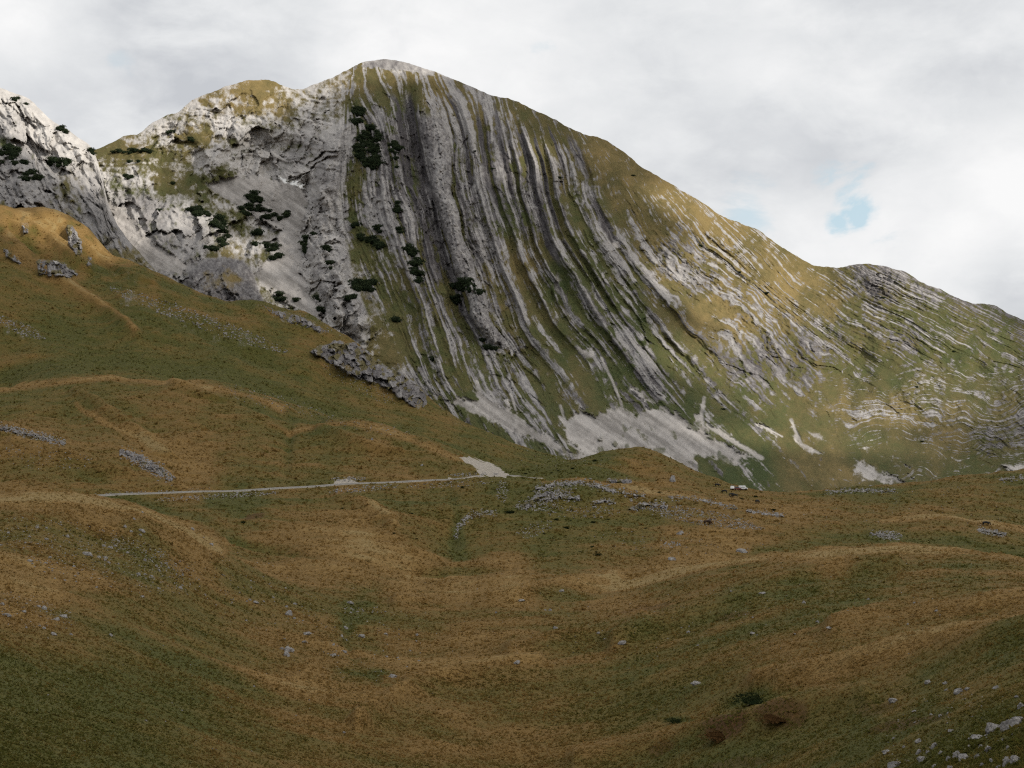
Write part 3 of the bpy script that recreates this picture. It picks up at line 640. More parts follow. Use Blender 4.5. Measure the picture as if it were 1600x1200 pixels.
# ================================================================== TERRAIN: meadows
GPTS = [  # (x, y, distance) on the grassy ground, hidden hollows included
    # near edge
    (-150, 1300, 40), (0, 1300, 45), (400, 1300, 70), (800, 1300, 90), (1200, 1300, 72), (1600, 1300, 28), (1750, 1300, 22),
    (-150, 1900, 14), (400, 1900, 17), (800, 1900, 20), (1200, 1900, 17), (1750, 1900, 11), (0, 1550, 26), (800, 1550, 45), (1600, 1550, 18),
    # left foreground hill
    (-150, 1200, 50), (0, 1200, 60), (200, 1200, 75), (400, 1200, 95), (600, 1200, 112), (0, 1100, 82), (200, 1100, 104), (400, 1100, 132), (600, 1100, 150),
    (0, 1000, 112), (200, 1000, 142), (400, 1000, 185), (600, 1000, 215), (-150, 1000, 95), (0, 900, 160), (200, 900, 190), (330, 920, 220), (450, 930, 245), (560, 930, 275), (-150, 900, 140),
    (0, 830, 200), (150, 840, 215), (250, 855, 225), (-150, 820, 195),
    (-150, 772, 225), (0, 772, 232), (60, 772, 234), (120, 783, 236), (200, 796, 240), (250, 810, 246), (300, 831, 252), (345, 858, 262), (400, 884, 285), (470, 900, 315),
    (-150, 800, 300), (0, 798, 305), (100, 800, 310), (200, 815, 320), (280, 842, 330), (350, 868, 335), (430, 880, 345),
    # valley floor
    (640, 885, 372), (700, 870, 400), (560, 880, 350), (500, 868, 350), (800, 1200, 125), (800, 1100, 160), (800, 1000, 212), (800, 920, 295), (760, 885, 375), (900, 900, 340), (850, 880, 385),
    (1000, 1200, 120), (1000, 1100, 150), (1000, 1000, 196), (1000, 940, 258),
    # right foreground hill
    (1200, 1200, 96), (1200, 1100, 122), (1200, 1000, 160), (1200, 920, 222), (1400, 1200, 66), (1400, 1100, 96), (1400, 1000, 136), (1400, 920, 195), (1600, 1200, 38), (1600, 1100, 60), (1600, 1000, 102), (1600, 930, 165),
    (1750, 1200, 30), (1750, 1000, 85),
    (960, 912, 320), (1050, 891, 318), (1100, 880, 312), (1200, 867, 302), (1300, 857, 294), (1400, 853, 288), (1500, 862, 282), (1600, 880, 276), (1750, 900, 262),
    (1150, 885, 355), (1300, 880, 360), (1500, 888, 350), (1600, 905, 340), (1750, 925, 330),
    (1150, 868, 400), (1300, 848, 430), (1400, 846, 430), (1500, 850, 430), (1600, 858, 430), (1750, 870, 420), (1000, 878, 385),
    # ground under and above the road
    (500, 845, 385), (600, 850, 395), (350, 825, 400), (220, 805, 410), (400, 800, 440), (550, 800, 450), (700, 800, 462), (650, 840, 410), (100, 790, 430), (-150, 785, 430),
    (110, 776, 470), (200, 773, 480), (300, 769, 492), (400, 765, 505), (500, 760, 517), (600, 754, 530), (700, 749, 545), (790, 745, 560), (-150, 782, 455),
    (0, 740, 500), (150, 745, 505), (0, 700, 530), (100, 715, 525), (200, 735, 520), (0, 663, 560), (100, 688, 552), (185, 703, 545), (250, 726, 535), (300, 745, 525), (-150, 655, 560),
    (0, 662, 610), (120, 675, 605), (220, 690, 600), (300, 705, 585), (-150, 652, 610),
    (380, 725, 560), (450, 735, 555), (550, 735, 560), (650, 737, 565),
    (100, 640, 660), (200, 640, 660), (300, 650, 650), (400, 690, 610), (0, 632, 670), (360, 665, 640),
    (0, 606, 720), (100, 591, 738), (170, 583, 748), (270, 594, 740), (340, 602, 732), (390, 611, 725), (440, 632, 712), (-150, 615, 710),
    (450, 672, 650), (490, 661, 660), (540, 656, 655), (600, 668, 642), (660, 690, 622), (720, 716, 602), (765, 740, 580), (520, 690, 615), (600, 705, 600),
    (0, 612, 790), (170, 592, 800), (270, 600, 800), (400, 618, 800), (500, 652, 770), (600, 676, 740), (660, 694, 720),
    # the long left slope
    (0, 560, 850), (200, 560, 865), (400, 596, 860), (500, 622, 845), (600, 656, 825), (700, 693, 790), (770, 718, 770), (820, 728, 770), (-150, 560, 850),
    (0, 480, 930), (200, 500, 950), (400, 550, 940), (500, 590, 920), (600, 638, 885), (-150, 470, 930), (0, 395, 1030), (100, 434, 1030), (230, 446, 1035), (330, 492, 1010), (430, 525, 990), (520, 575, 960),
    (0, 340, 1110), (70, 370, 1110), (150, 405, 1105), (0, 325, 1140), (70, 338, 1145), (140, 366, 1145), (200, 408, 1130), (280, 440, 1110), (400, 470, 1090), (480, 490, 1072), (545, 527, 1045), (600, 570, 1010), (650, 606, 985), (700, 647, 955), (760, 675, 930), (820, 700, 905), (870, 713, 890), (-150, 300, 1140),
    (0, 352, 1260), (200, 450, 1260), (400, 520, 1230), (550, 590, 1190), (650, 660, 1140), (800, 742, 1050), (-150, 330, 1260), (900, 738, 1000),
    # rocky knoll and the mound behind it
    (700, 848, 428), (740, 822, 450), (790, 795, 475), (820, 775, 492), (850, 757, 508), (900, 752, 515), (950, 760, 517), (1000, 766, 520), (1100, 780, 510), (1200, 796, 498), (1300, 815, 480),
    (800, 840, 430), (900, 830, 440), (1000, 830, 440), (1100, 835, 435), (900, 790, 478), (1000, 795, 480), (1150, 850, 420), (780, 865, 400), (950, 865, 400),
    (880, 762, 560), (950, 764, 565), (1020, 768, 570), (790, 760, 570),
    (950, 748, 600), (1040, 755, 610), (870, 745, 610), (1100, 768, 600), (1000, 740, 640),
    (800, 743, 620), (840, 733, 650), (880, 722, 672), (920, 713, 685), (960, 706, 690), (1000, 704, 692), (1040, 713, 690), (1080, 732, 685), (1120, 748, 680),
    (900, 738, 790), (1000, 732, 800), (1100, 760, 790), (820, 738, 720),
    # right middle distance
    (1155, 766, 640), (1250, 770, 660), (1200, 785, 580), (1300, 790, 560), (1300, 766, 700), (1400, 756, 725), (1450, 750, 735), (1500, 742, 742), (1600, 734, 748), (1750, 725, 750),
    (1300, 775, 780), (1450, 764, 830), (1600, 755, 840), (1750, 745, 850), (1180, 772, 780),
    (1400, 785, 600), (1500, 778, 620), (1600, 768, 640), (1400, 812, 505), (1480, 806, 500), (1550, 817, 490), (1600, 830, 480), (1500, 815, 540), (1600, 822, 540), (1750, 860, 470), (1750, 800, 600), (1400, 830, 460),
    (1000, 770, 960), (1150, 775, 960), (1300, 775, 980), (1450, 775, 1000), (1600, 770, 1000), (1750, 770, 1000), (1100, 790, 1250), (1500, 790, 1250), (1750, 790, 1250), (900, 775, 1250)]

UK = 4.2
gu, ge = pix_dir([p[0] for p in GPTS], [p[1] for p in GPTS])
gt = TPS(np.c_[gu * UK, np.log([p[2] for p in GPTS])], ge, 2e-5)
us = np.linspace(-.455, .455, 1260)
ws = np.r_[np.linspace(math.log(11), math.log(400), 560)[:-1], np.linspace(math.log(400), math.log(1290), 760)]
cu = np.linspace(us[0], us[-1], 190); cw = np.linspace(ws[0], ws[-1], 420)
CG = gt(*np.meshgrid(cu * UK, cw))
U, W = np.meshgrid(us, ws)
def cubic_up(G, r, c):
    def w4(t): return [((-.5 * t + 1) * t - .5) * t, (1.5 * t - 2.5) * t * t + 1, ((-1.5 * t + 2) * t + .5) * t, (.5 * t - .5) * t * t]
    i = np.clip(np.floor(r).astype(int), 0, G.shape[0] - 2); j = np.clip(np.floor(c).astype(int), 0, G.shape[1] - 2)
    wr = w4(r - i); wc = w4(c - j)
    ii = [np.clip(i + k, 0, G.shape[0] - 1) for k in (-1, 0, 1, 2)]; jj = [np.clip(j + k, 0, G.shape[1] - 1) for k in (-1, 0, 1, 2)]
    rows = G[ii[0]] * wr[0][:, None] + G[ii[1]] * wr[1][:, None] + G[ii[2]] * wr[2][:, None] + G[ii[3]] * wr[3][:, None]
    return rows[:, jj[0]] * wc[0] + rows[:, jj[1]] * wc[1] + rows[:, jj[2]] * wc[2] + rows[:, jj[3]] * wc[3]
E = cubic_up(CG, (ws - cw[0]) / (cw[1] - cw[0]), (us - cu[0]) / (cu[1] - cu[0]))
DD = np.exp(W); GX = U * DD; GY = DD; GZ = CZ + E * DD
PX, PY = to_pix(U, E)

GPAINT = [(900, 812, .26), (850, 818, .28), (950, 815, .32), (820, 808, .25), (780, 832, .38), (880, 838, .35), (1000, 832, .5), (740, 830, .45), (930, 845, .45), (800, 720, .3), (870, 728, .2), (930, 722, .4), (840, 770, .2), (0, 1100, .12), (150, 1100, .12), (300, 1050, .25), (200, 950, .32), (100, 880, .55), (50, 830, .55), (150, 800, .75), (50, 775, .9), (270, 810, .9), (320, 840, .92), (230, 850, .3), (380, 930, .42), (300, 980, .35), (60, 920, .8), (120, 960, .5), (350, 1150, .5), (450, 1000, .6), (480, 1060, .8), (560, 1100, .72), (600, 1180, .6), (420, 880, .7), (0, 1190, .1), (200, 1190, .25), (250, 1100, .3),
          (640, 900, .92), (720, 920, .92), (620, 1000, .7), (800, 920, .92), (740, 980, .78), (560, 960, .5), (570, 1020, .5), (700, 1080, .6), (800, 1100, .5), (700, 1180, .62), (820, 1180, .6), (560, 1045, .42),
          (950, 930, .85), (1000, 960, .8), (1100, 940, .65), (1200, 895, .6), (1300, 875, .92), (1400, 870, .6), (1500, 900, .35), (1350, 920, .35), (1250, 940, .3), (1150, 970, .32), (1100, 1000, .28), (1000, 1000, .25), (1300, 980, .35), (1400, 960, .5), (1500, 990, .6), (1590, 960, .6), (1580, 1010, .3), (900, 1050, .4), (1000, 1060, .28), (1100, 1080, .28), (900, 1150, .55), (1000, 1150, .45), (1300, 1060, .8), (1400, 1070, .72), (1500, 1050, .6), (1250, 1140, .5), (1350, 1150, .2), (1450, 1130, .2), (1550, 1150, .15), (1100, 890, .7),
          (150, 740, .55), (50, 740, .5), (100, 700, .6), (300, 730, .88), (250, 700, .72), (400, 700, .55), (350, 650, .6), (200, 630, .55), (100, 620, .55), (300, 610, .75), (450, 660, .65), (500, 700, .5), (600, 690, .78), (600, 720, .55), (680, 720, .6), (500, 740, .4), (450, 790, .62), (380, 790, .3), (600, 790, .48), (560, 840, .88), (500, 840, .78), (700, 790, .42), (700, 830, .65), (715, 855, .1), (780, 760, .2), (900, 740, .45), (1000, 720, .65), (850, 735, .32), (1000, 758, .85), (900, 800, .3), (1000, 820, .35), (850, 850, .35), (1050, 850, .7), (1150, 830, .72), (1250, 800, .75), (1200, 770, .72), (1300, 830, .6), (1400, 780, .42), (1500, 770, .6), (1550, 800, .6), (1350, 770, .42), (1590, 760, .45), (1450, 830, .7), (790, 880, .85),
          (100, 470, .55), (0, 440, .45), (200, 500, .38), (100, 540, .32), (300, 520, .33), (400, 560, .28), (350, 560, .22), (450, 590, .38), (550, 640, .42), (650, 680, .42), (750, 710, .5), (480, 500, .75), (400, 490, .62), (300, 470, .65), (520, 530, .8), (150, 420, .6), (50, 360, 1), (150, 400, 1), (0, 340, 1), (250, 440, .7), (700, 660, .7), (800, 700, .7), (0, 510, .5)]
hue = coarse(idw(GPAINT, 2, 22, 1.5), PX, PY, 10, -400, 2000, 280, 1400)

# relief of the turf itself, metres
n_h = fbm(GX * .035, GY * .03, 4, 1) - .5
n_m = fbm(GX * .14, GY * .14, 4, 3) - .5
n_s = fbm(GX * .75, GY * .75, 3, 5) - .5
GZ = GZ + n_h * np.interp(DD, [11, 60, 400, 1200], [.4, .9, 2.0, 6]) + n_m * np.interp(DD, [11, 100, 600], [.35, .9, 1.6]) + n_s * .34

RIDGES = [  # low swells of the right foreground: (height m, half width px, points)
    (2.0, 11, [(960, 1010), (1020, 985), (1100, 958), (1180, 930), (1260, 900), (1320, 885), (1400, 880)]),
    (1.6, 10, [(620, 940), (760, 935), (880, 915), (960, 905)]),
    (1.5, 13, [(800, 1020), (900, 1000), (1000, 975)]),
    (1.4, 13, [(1300, 990), (1400, 960), (1500, 950), (1620, 940)]),
    (1.3, 14, [(1180, 1075), (1300, 1050), (1420, 1020), (1620, 985)]),
    (1.1, 14, [(900, 1190), (1050, 1160), (1200, 1120), (1350, 1085)]),
    (1.2, 12, [(560, 1130), (640, 1075), (720, 1055), (840, 1040)]),
    (-.5, 8, [(590, 1060), (560, 1040), (540, 1000), (545, 960), (570, 920), (620, 895)]),
    (1.2, 8, [(350, 850), (450, 868), (560, 885), (640, 890)]),
    (-1.2, 6, [(360, 846), (470, 862), (580, 880), (700, 893), (800, 892)])]
for hh, wd, pts in RIDGES:
    m = (DD < 420)
    d = np.full(PX.shape, 1e9); d[m] = linedist(pts, PX[m], PY[m])
    GZ = GZ + hh * np.exp(-(d / wd) ** 2)
    hue = hue + np.sign(hh) * .13 * np.exp(-(d / (wd * .9)) ** 2)

CREST = [  # dry golden grass along the crests, darker turf in the folds: (amount, half width px, near limit, far limit, points)
    (.35, 7, 200, 300, [(0, 776), (60, 776), (120, 780), (200, 794), (250, 809), (300, 832), (345, 862)]), (-.30, 12, 330, 480, [(160, 782), (240, 790), (320, 815), (370, 845)]),
    (.40, 5, 690, 780, [(0, 609), (100, 594), (170, 586), (270, 597), (340, 605), (390, 614), (440, 635)]), (-.30, 12, 800, 900, [(0, 590), (100, 572), (200, 568), (300, 582), (420, 610), (520, 650), (620, 672)]),
    (.35, 5, 590, 700, [(450, 675), (490, 664), (540, 659), (600, 671), (660, 693), (720, 719), (760, 740)]), (-.22, 12, 690, 800, [(560, 645), (640, 668), (700, 700), (750, 722)]),
    (.35, 4, 1080, 1300, [(100, 432), (220, 444), (330, 474), (440, 505), (520, 552)]), (.3, 5, 900, 1090, [(60, 420), (110, 445), (180, 490), (210, 520)]), (.3, 4, 560, 720, [(120, 635), (220, 690), (290, 735)]),
    (.35, 4, 500, 700, [(850, 753), (900, 749), (950, 757), (1010, 768), (1100, 780)]), (-.25, 8, 560, 640, [(860, 748), (940, 742), (1020, 750)]), (.25, 4, 650, 760, [(1250, 768), (1330, 760), (1400, 756), (1500, 742), (1600, 734)]),
    (.35, 5, 460, 530, [(1380, 814), (1430, 809), (1480, 807), (1550, 817), (1600, 828)]), (.35, 6, 250, 330, [(960, 916), (1050, 895), (1100, 884), (1200, 871), (1300, 861), (1400, 858), (1500, 866), (1600, 884)]), (-.25, 9, 340, 470, [(1180, 862), (1300, 846), (1400, 842), (1500, 850), (1600, 866)]),
    (-.30, 12, 330, 480, [(330, 782), (420, 776), (520, 775), (640, 780), (760, 775)]), (.25, 5, 420, 470, [(530, 775), (570, 790), (610, 815), (620, 828)])]
for am, wd, d0, d1, pts in CREST:
    m = (DD > d0) & (DD < d1); hue[m] += 1.3 * am * np.exp(-(linedist(pts, PX[m], PY[m]) / wd) ** 2)

FOLDS = [  # spurs and hollows of the farther slopes: (height m, half width px, near limit, far limit, hue shift, points)
    (3, 9, 560, 740, .15, [(120, 612), (200, 665), (250, 705), (290, 738)]), (-1.2, 8, 540, 720, -.14, [(456, 640), (452, 690), (448, 735)]), (2.2, 9, 400, 500, .12, [(530, 775), (570, 790), (615, 818)]),
    (-.8, 8, 380, 520, -.14, [(702, 760), (716, 800), (708, 850)]), (4, 8, 880, 1120, .16, [(60, 420), (120, 455), (180, 495), (215, 525)]), (-4, 12, 850, 1010, -.15, [(250, 475), (330, 525), (420, 565), (520, 612)]),
    (4, 6, 1060, 1200, .1, [(40, 345), (85, 380), (140, 425)]), (-5, 6, 1060, 1200, -.2, [(15, 348), (55, 390), (95, 425)]), (-4, 5, 1060, 1200, -.2, [(92, 355), (135, 395), (190, 430)]), (3, 6, 1040, 1200, .1, [(120, 375), (175, 418), (240, 445)]),
    (2, 8, 490, 640, .1, [(20, 690), (100, 712), (200, 738)]), (2.5, 8, 600, 680, .1, [(500, 668), (560, 690), (640, 715), (700, 738)]), (-2.5, 8, 640, 800, -.15, [(380, 625), (440, 650), (500, 655)]), (-3, 9, 780, 900, -.15, [(430, 612), (560, 655), (680, 700), (760, 728)]),
    (-1.6, 7, 330, 470, -.2, [(370, 848), (480, 871), (590, 890), (690, 896)]), (3, 7, 690, 760, .12, [(270, 600), (350, 630), (430, 660)])]
for hh, wd, d0, d1, dh, pts in FOLDS:
    m = (DD > d0) & (DD < d1); k = np.exp(-(linedist(pts, PX[m], PY[m]) / wd) ** 2); GZ[m] += hh * k; hue[m] += dh * k

# outcrops that stand out of the turf on the far slope: (polygon, lift m, rock share)
OUT = [([(483, 549), (500, 538), (523, 533), (557, 536), (583, 558), (607, 574), (640, 590), (667, 617), (668, 632), (653, 641), (627, 624), (587, 601), (553, 590), (507, 564)], 5, 1.0),
       ([(56, 408), (75, 404), (100, 412), (122, 428), (118, 434), (60, 432)], 4, .8), ([(100, 352), (112, 350), (128, 372), (130, 398), (118, 400), (106, 380)], 4, .75), ([(30, 345), (45, 356), (48, 368), (36, 366)], 3, .8),
       ([(0, 385), (20, 392), (36, 412), (30, 416), (8, 402)], 3, .6), ([(136, 398), (146, 402), (144, 420), (134, 414)], 3, .6), ([(175, 452), (230, 462), (300, 490), (380, 520), (440, 548), (420, 552), (340, 528), (250, 500), (185, 475)], 1.2, .34),
       ([(0, 500), (40, 506), (66, 528), (50, 532), (0, 520)], 1, .33), ([(695, 640), (712, 652), (722, 668), (710, 664)], 2, .6), ([(400, 474), (470, 492), (520, 520), (500, 522), (440, 500)], 1.5, .34),
       ([(150, 420), (200, 428), (240, 440), (210, 448)], 1, .3)]
rockm = np.zeros_like(PX); far = DD > 800
fx = PX[far]; fy = PY[far]; acc_r = np.zeros(fx.shape); acc_z = np.zeros(fx.shape)
f1 = fbm(fx * .09, fy * .09, 3, 4) - .5; fo = facet(fx * .05 + fy * .02, fy * .05, 1) + .5 * facet(fx * .12, fy * .11, 2)
for pz, lift, share in OUT:
    m = sdf(pz, fx, fy); k = sstep(-1.5, 2, m + f1 * 9)
    acc_r = np.maximum(acc_r, k * (share + f1 * .7) * (.45 if share > .5 else .8)); acc_z = np.maximum(acc_z, k * .8)
rockm[far] = np.clip(acc_r, 0, 1); GZ[far] += acc_z

# reddish bilberry patches in the foreground turf
red = np.zeros_like(PX)
for cx, cy, rx, ry, a in ((1130, 1148, 44, 14, .9), (1215, 1128, 42, 13, .7), (1110, 1130, 20, 6, .6), (1085, 948, 70, 7, .55), (1010, 952, 40, 6, .4), (1420, 1130, 60, 9, .6), (1370, 1100, 40, 10, .4), (1035, 1178, 22, 6, .5), (1150, 965, 30, 4, .5), (395, 808, 18, 4, .7), (1160, 1188, 60, 8, .4)):
    m = (DD < 520) & (np.abs(PX - cx) < rx * 2) & (np.abs(PY - cy) < ry * 2.5)
    q = ((PX[m] - cx) / rx) ** 2 + ((PY[m] - cy + .18 * (PX[m] - cx)) / ry) ** 2
    red[m] = np.maximum(red[m], a * sstep(1.35, .55, q + (fbm(GX[m] * .3, GY[m] * .3, 3, 2) - .5) * 1.4))
# lush green hollows
for cx, cy, rx, ry in ((575, 1051, 34, 5), (548, 972, 16, 8), (560, 944, 22, 4), (715, 845, 9, 26), (1180, 1096, 46, 10), (1060, 1128, 24, 5)):
    m = (DD < 520); q = ((PX[m] - cx) / rx) ** 2 + ((PY[m] - cy) / ry) ** 2
    hue[m] -= .55 * np.exp(-q)

# the road: flattened shelf, gravel bank, quarry face
ROAD_PX = [(60, 778, 466), (110, 776, 470), (200, 773, 480), (300, 769, 492), (400, 765, 505), (500, 760, 517), (600, 754, 530), (700, 749, 545), (770, 746, 556), (800, 744, 562), (830, 747, 575)]
rx_, ry_, rd_ = np.array(ROAD_PX, float).T
tt = np.linspace(0, len(rx_) - 1, 260); kk = np.arange(len(rx_))
RP = at(np.interp(tt, kk, rx_), np.interp(tt, kk, ry_) + np.sin(tt * 2.1) * .7 + np.sin(tt * 5.3 + 1) * .4, np.interp(tt, kk, rd_))
gravel = np.zeros_like(PX)
m = (DD > 440) & (DD < 610) & (PX < 880)
ax = GX[m]; ay = GY[m]; best = np.full(ax.shape, 1e9); bz = np.zeros(ax.shape); sgn = np.zeros(ax.shape)
for k in range(0, len(RP) - 1):
    a = RP[k]; b = RP[k + 1]; dx, dy = b[0] - a[0], b[1] - a[1]; l2 = dx * dx + dy * dy
    t = np.clip(((ax - a[0]) * dx + (ay - a[1]) * dy) / l2, 0, 1)
    d = np.hypot(ax - a[0] - t * dx, ay - a[1] - t * dy); q = d < best
    best = np.where(q, d, best); bz = np.where(q, a[2] + t * (b[2] - a[2]), bz)
    sgn = np.where(q, np.sign((ay - a[1]) * dx - (ax - a[0]) * dy), sgn)
fl = 1 - sstep(4.2, 10.5, best)
z_ = GZ[m]; GZ[m] = z_ + (bz - z_) * fl
gn = fbm(ax * .12, ay * .12, 3, 3)
gravel[m] = np.maximum((1 - sstep(4.0, 6.0, best)) * .9, np.where(sgn > 0, (1 - sstep(3, 9, best)), (1 - sstep(3, 7, best))) * sstep(.52, .62, gn) * .8)
for pz in ([(718, 717), (736, 716), (764, 726), (796, 739), (790, 744), (768, 745), (748, 735)], [(514, 757), (528, 752), (540, 750), (552, 752), (566, 756)], [(700, 744), (740, 741), (765, 745), (700, 749)]):
    m2 = (DD > 505) & (DD < 700); k = sdf(pz, PX[m2], PY[m2] )
    gravel[m2] = np.maximum(gravel[m2], sstep(-2, 2, k + (fbm(GX[m2] * .12, GY[m2] * .12, 3, 2) - .5) * 6))

# limestone ribs on the knoll, real steps in the turf
KN = [(9, [(822, 790), (838, 776), (860, 770), (890, 768)]), (6, [(838, 764), (870, 757), (905, 754), (935, 760), (960, 768), (1005, 775)]), (7, [(850, 780), (880, 776), (905, 780)]), (6, [(925, 788), (945, 782), (960, 784)]), (8, [(985, 796), (1010, 788), (1040, 792)]), (4, [(1045, 777), (1090, 780), (1120, 787), (1150, 795)]), (4, [(1165, 798), (1200, 803), (1228, 807)]),
      (7, [(0, 668), (40, 678), (100, 692)]), (10, [(190, 706), (215, 716), (250, 736), (268, 747)]), (4, [(950, 752), (985, 752)]), (4, [(1290, 770), (1340, 766), (1400, 768)]), (6, [(1360, 835), (1395, 838)]), (5, [(1530, 828), (1570, 836)]), (4, [(1560, 750), (1600, 748)])]
mid_m = (DD > 430) & (DD < 760)
mx = PX[mid_m]; my = PY[mid_m]; nn = fbm(GX[mid_m] * .22, GY[mid_m] * .22, 3, 5); st = ridged(GX[mid_m] * .16 + GY[mid_m] * .05, GY[mid_m] * .10, 3, 1)
rr = np.zeros(mx.shape); zz = np.zeros(mx.shape)
for wd, pts in KN:
    k = np.exp(-(linedist(pts, mx, my) / wd) ** 2)
    rr = np.maximum(rr, k * (.05 + 1.0 * (nn - .40))); zz = np.maximum(zz, k * .5 * sstep(.35, .8, st))
rockm[mid_m] = np.maximum(rockm[mid_m], np.clip(rr, 0, 1)); GZ[mid_m] += zz

hue = hue - .08 * sstep(340, 260, DD) - .15 * sstep(370, 450, DD) * sstep(820, 760, DD) - .10 * sstep(560, 640, DD) * sstep(1020, 960, DD) - (.32 + .9 * (fbm(PX * .035 + PY * .02, PY * .05 - PX * .02, 4, 1) - .5)) * sstep(980, 1070, DD) + .75 * (fbm(GX * .035 + GY * .012, GY * .085, 5, 3, .6) - .5) * np.interp(DD, [200, 600], [1, .5])  # middle-distance and left-slope turf darkened to paint in cloud shade
hue = np.clip(.5 + (hue - .5) * 1.2 - .05 - .10 * sstep(600, 850, DD) * sstep(1150, 1050, DD) + (fbm(GX * .02, GY * .012, 4, 6) - .5) * .55 + n_m * .35, 0, 1)
# the meadow goes on past both sides of the fan
sk = np.r_[0, np.geomspace(.6, 420, 34)]
GV = [np.stack([GX, GY, GZ], -1).reshape(-1, 3)]; GF = [grid_faces(len(ws), len(us))[:, ::-1]]; GA = {n: [a.ravel()] for n, a in dict(hue=hue, rock=rockm, red=red, gravel=gravel).items()}; nv = GV[0].shape[0]
for side in (0, -1):
    rw = np.r_[np.arange(0, len(ws), 3)]; ex = GX[rw, side][:, None]; ey = GY[rw, side][:, None]; ez = GZ[rw, side][:, None]
    X_ = ex + (sk if side else -sk)[None] ; Y_ = ey + 0 * X_
    Z_ = ez + ((fbm(X_ * .035, Y_ * .03, 4, 1) - .5) - (fbm(ex * .035, ey * .03, 4, 1) - .5)) * 2.5 + np.clip(sk, 0, 200)[None] * .02
    GV.append(np.stack([X_, Y_, Z_], -1).reshape(-1, 3)); fq = grid_faces(len(rw), len(sk)) + nv; GF.append(fq[:, ::-1] if side else fq); nv += X_.size
    for n, a in dict(hue=hue, rock=rockm, red=red, gravel=gravel).items():
        base = np.repeat(a[rw, side][:, None], len(sk), 1)
        GA[n].append(np.clip(base + (fbm(X_ * .05, Y_ * .08, 4, 2) - .5) * .5, 0, 1).ravel() if n == 'hue' else (base * 0).ravel())
g_me = mesh_from('meadow', np.concatenate(GV), np.concatenate(GF), M_GROUND, True, {n: np.concatenate(a) for n, a in GA.items()})
link('ground', g_me, kind='structure')
EF = (GZ - CZ) / DD
EMAX = np.maximum.accumulate(EF, 0)

def ground_at(x, y):
    """first point of the meadow met by the sight line through a photo pixel"""
    u, e = pix_dir(x, y); c = int(np.clip(round((u - us[0]) / (us[1] - us[0])), 0, len(us) - 1))
    r = int(np.searchsorted(EMAX[:, c], e)); r = min(r, len(ws) - 1)
    return np.array((GX[r, c], GY[r, c], GZ[r, c])), r, c

def ground_z(X, Y):
    r = np.interp(np.log(np.maximum(Y, 11.1)), ws, np.arange(len(ws))); c = (X / Y - us[0]) / (us[1] - us[0])
    return bil(GZ, np.atleast_1d(r), np.atleast_1d(c))

# wide lowland under everything, out to the horizon
a = np.linspace(0, 2 * math.pi, 97)[:-1]
V = [(0, 0, -75.0)] + [(30000 * math.cos(t), 30000 * math.sin(t), -75.0) for t in a]
low = mesh_from('lowland', V, [(0, 1 + k, 1 + (k + 1) % 96) for k in range(96)], M_GROUND, False, dict(hue=np.full(97, .5), rock=np.zeros(97), red=np.zeros(97), gravel=np.zeros(97)))
link('lowland', low, kind='structure')

# road surface
def road():
    tan = np.gradient(RP[:, :2], axis=0); tan /= np.linalg.norm(tan, axis=1)[:, None]
    nrm = np.c_[-tan[:, 1], tan[:, 0]]
    rows = []
    for off, dz in ((-3.0, -.5), (-2.8, .3), (0, .38), (2.8, .3), (3.0, -.5)):
        rows.append(np.c_[RP[:, 0] + nrm[:, 0] * off, RP[:, 1] + nrm[:, 1] * off, RP[:, 2] + dz])
    mt = mat_plain('worn_pale_asphalt', (.20, .19, .175), .9, .15, .12, .7)
    link('road', mesh_from('road', np.stack(rows), grid_faces(5, len(RP))[:, ::-1], mt), kind='structure')
road()

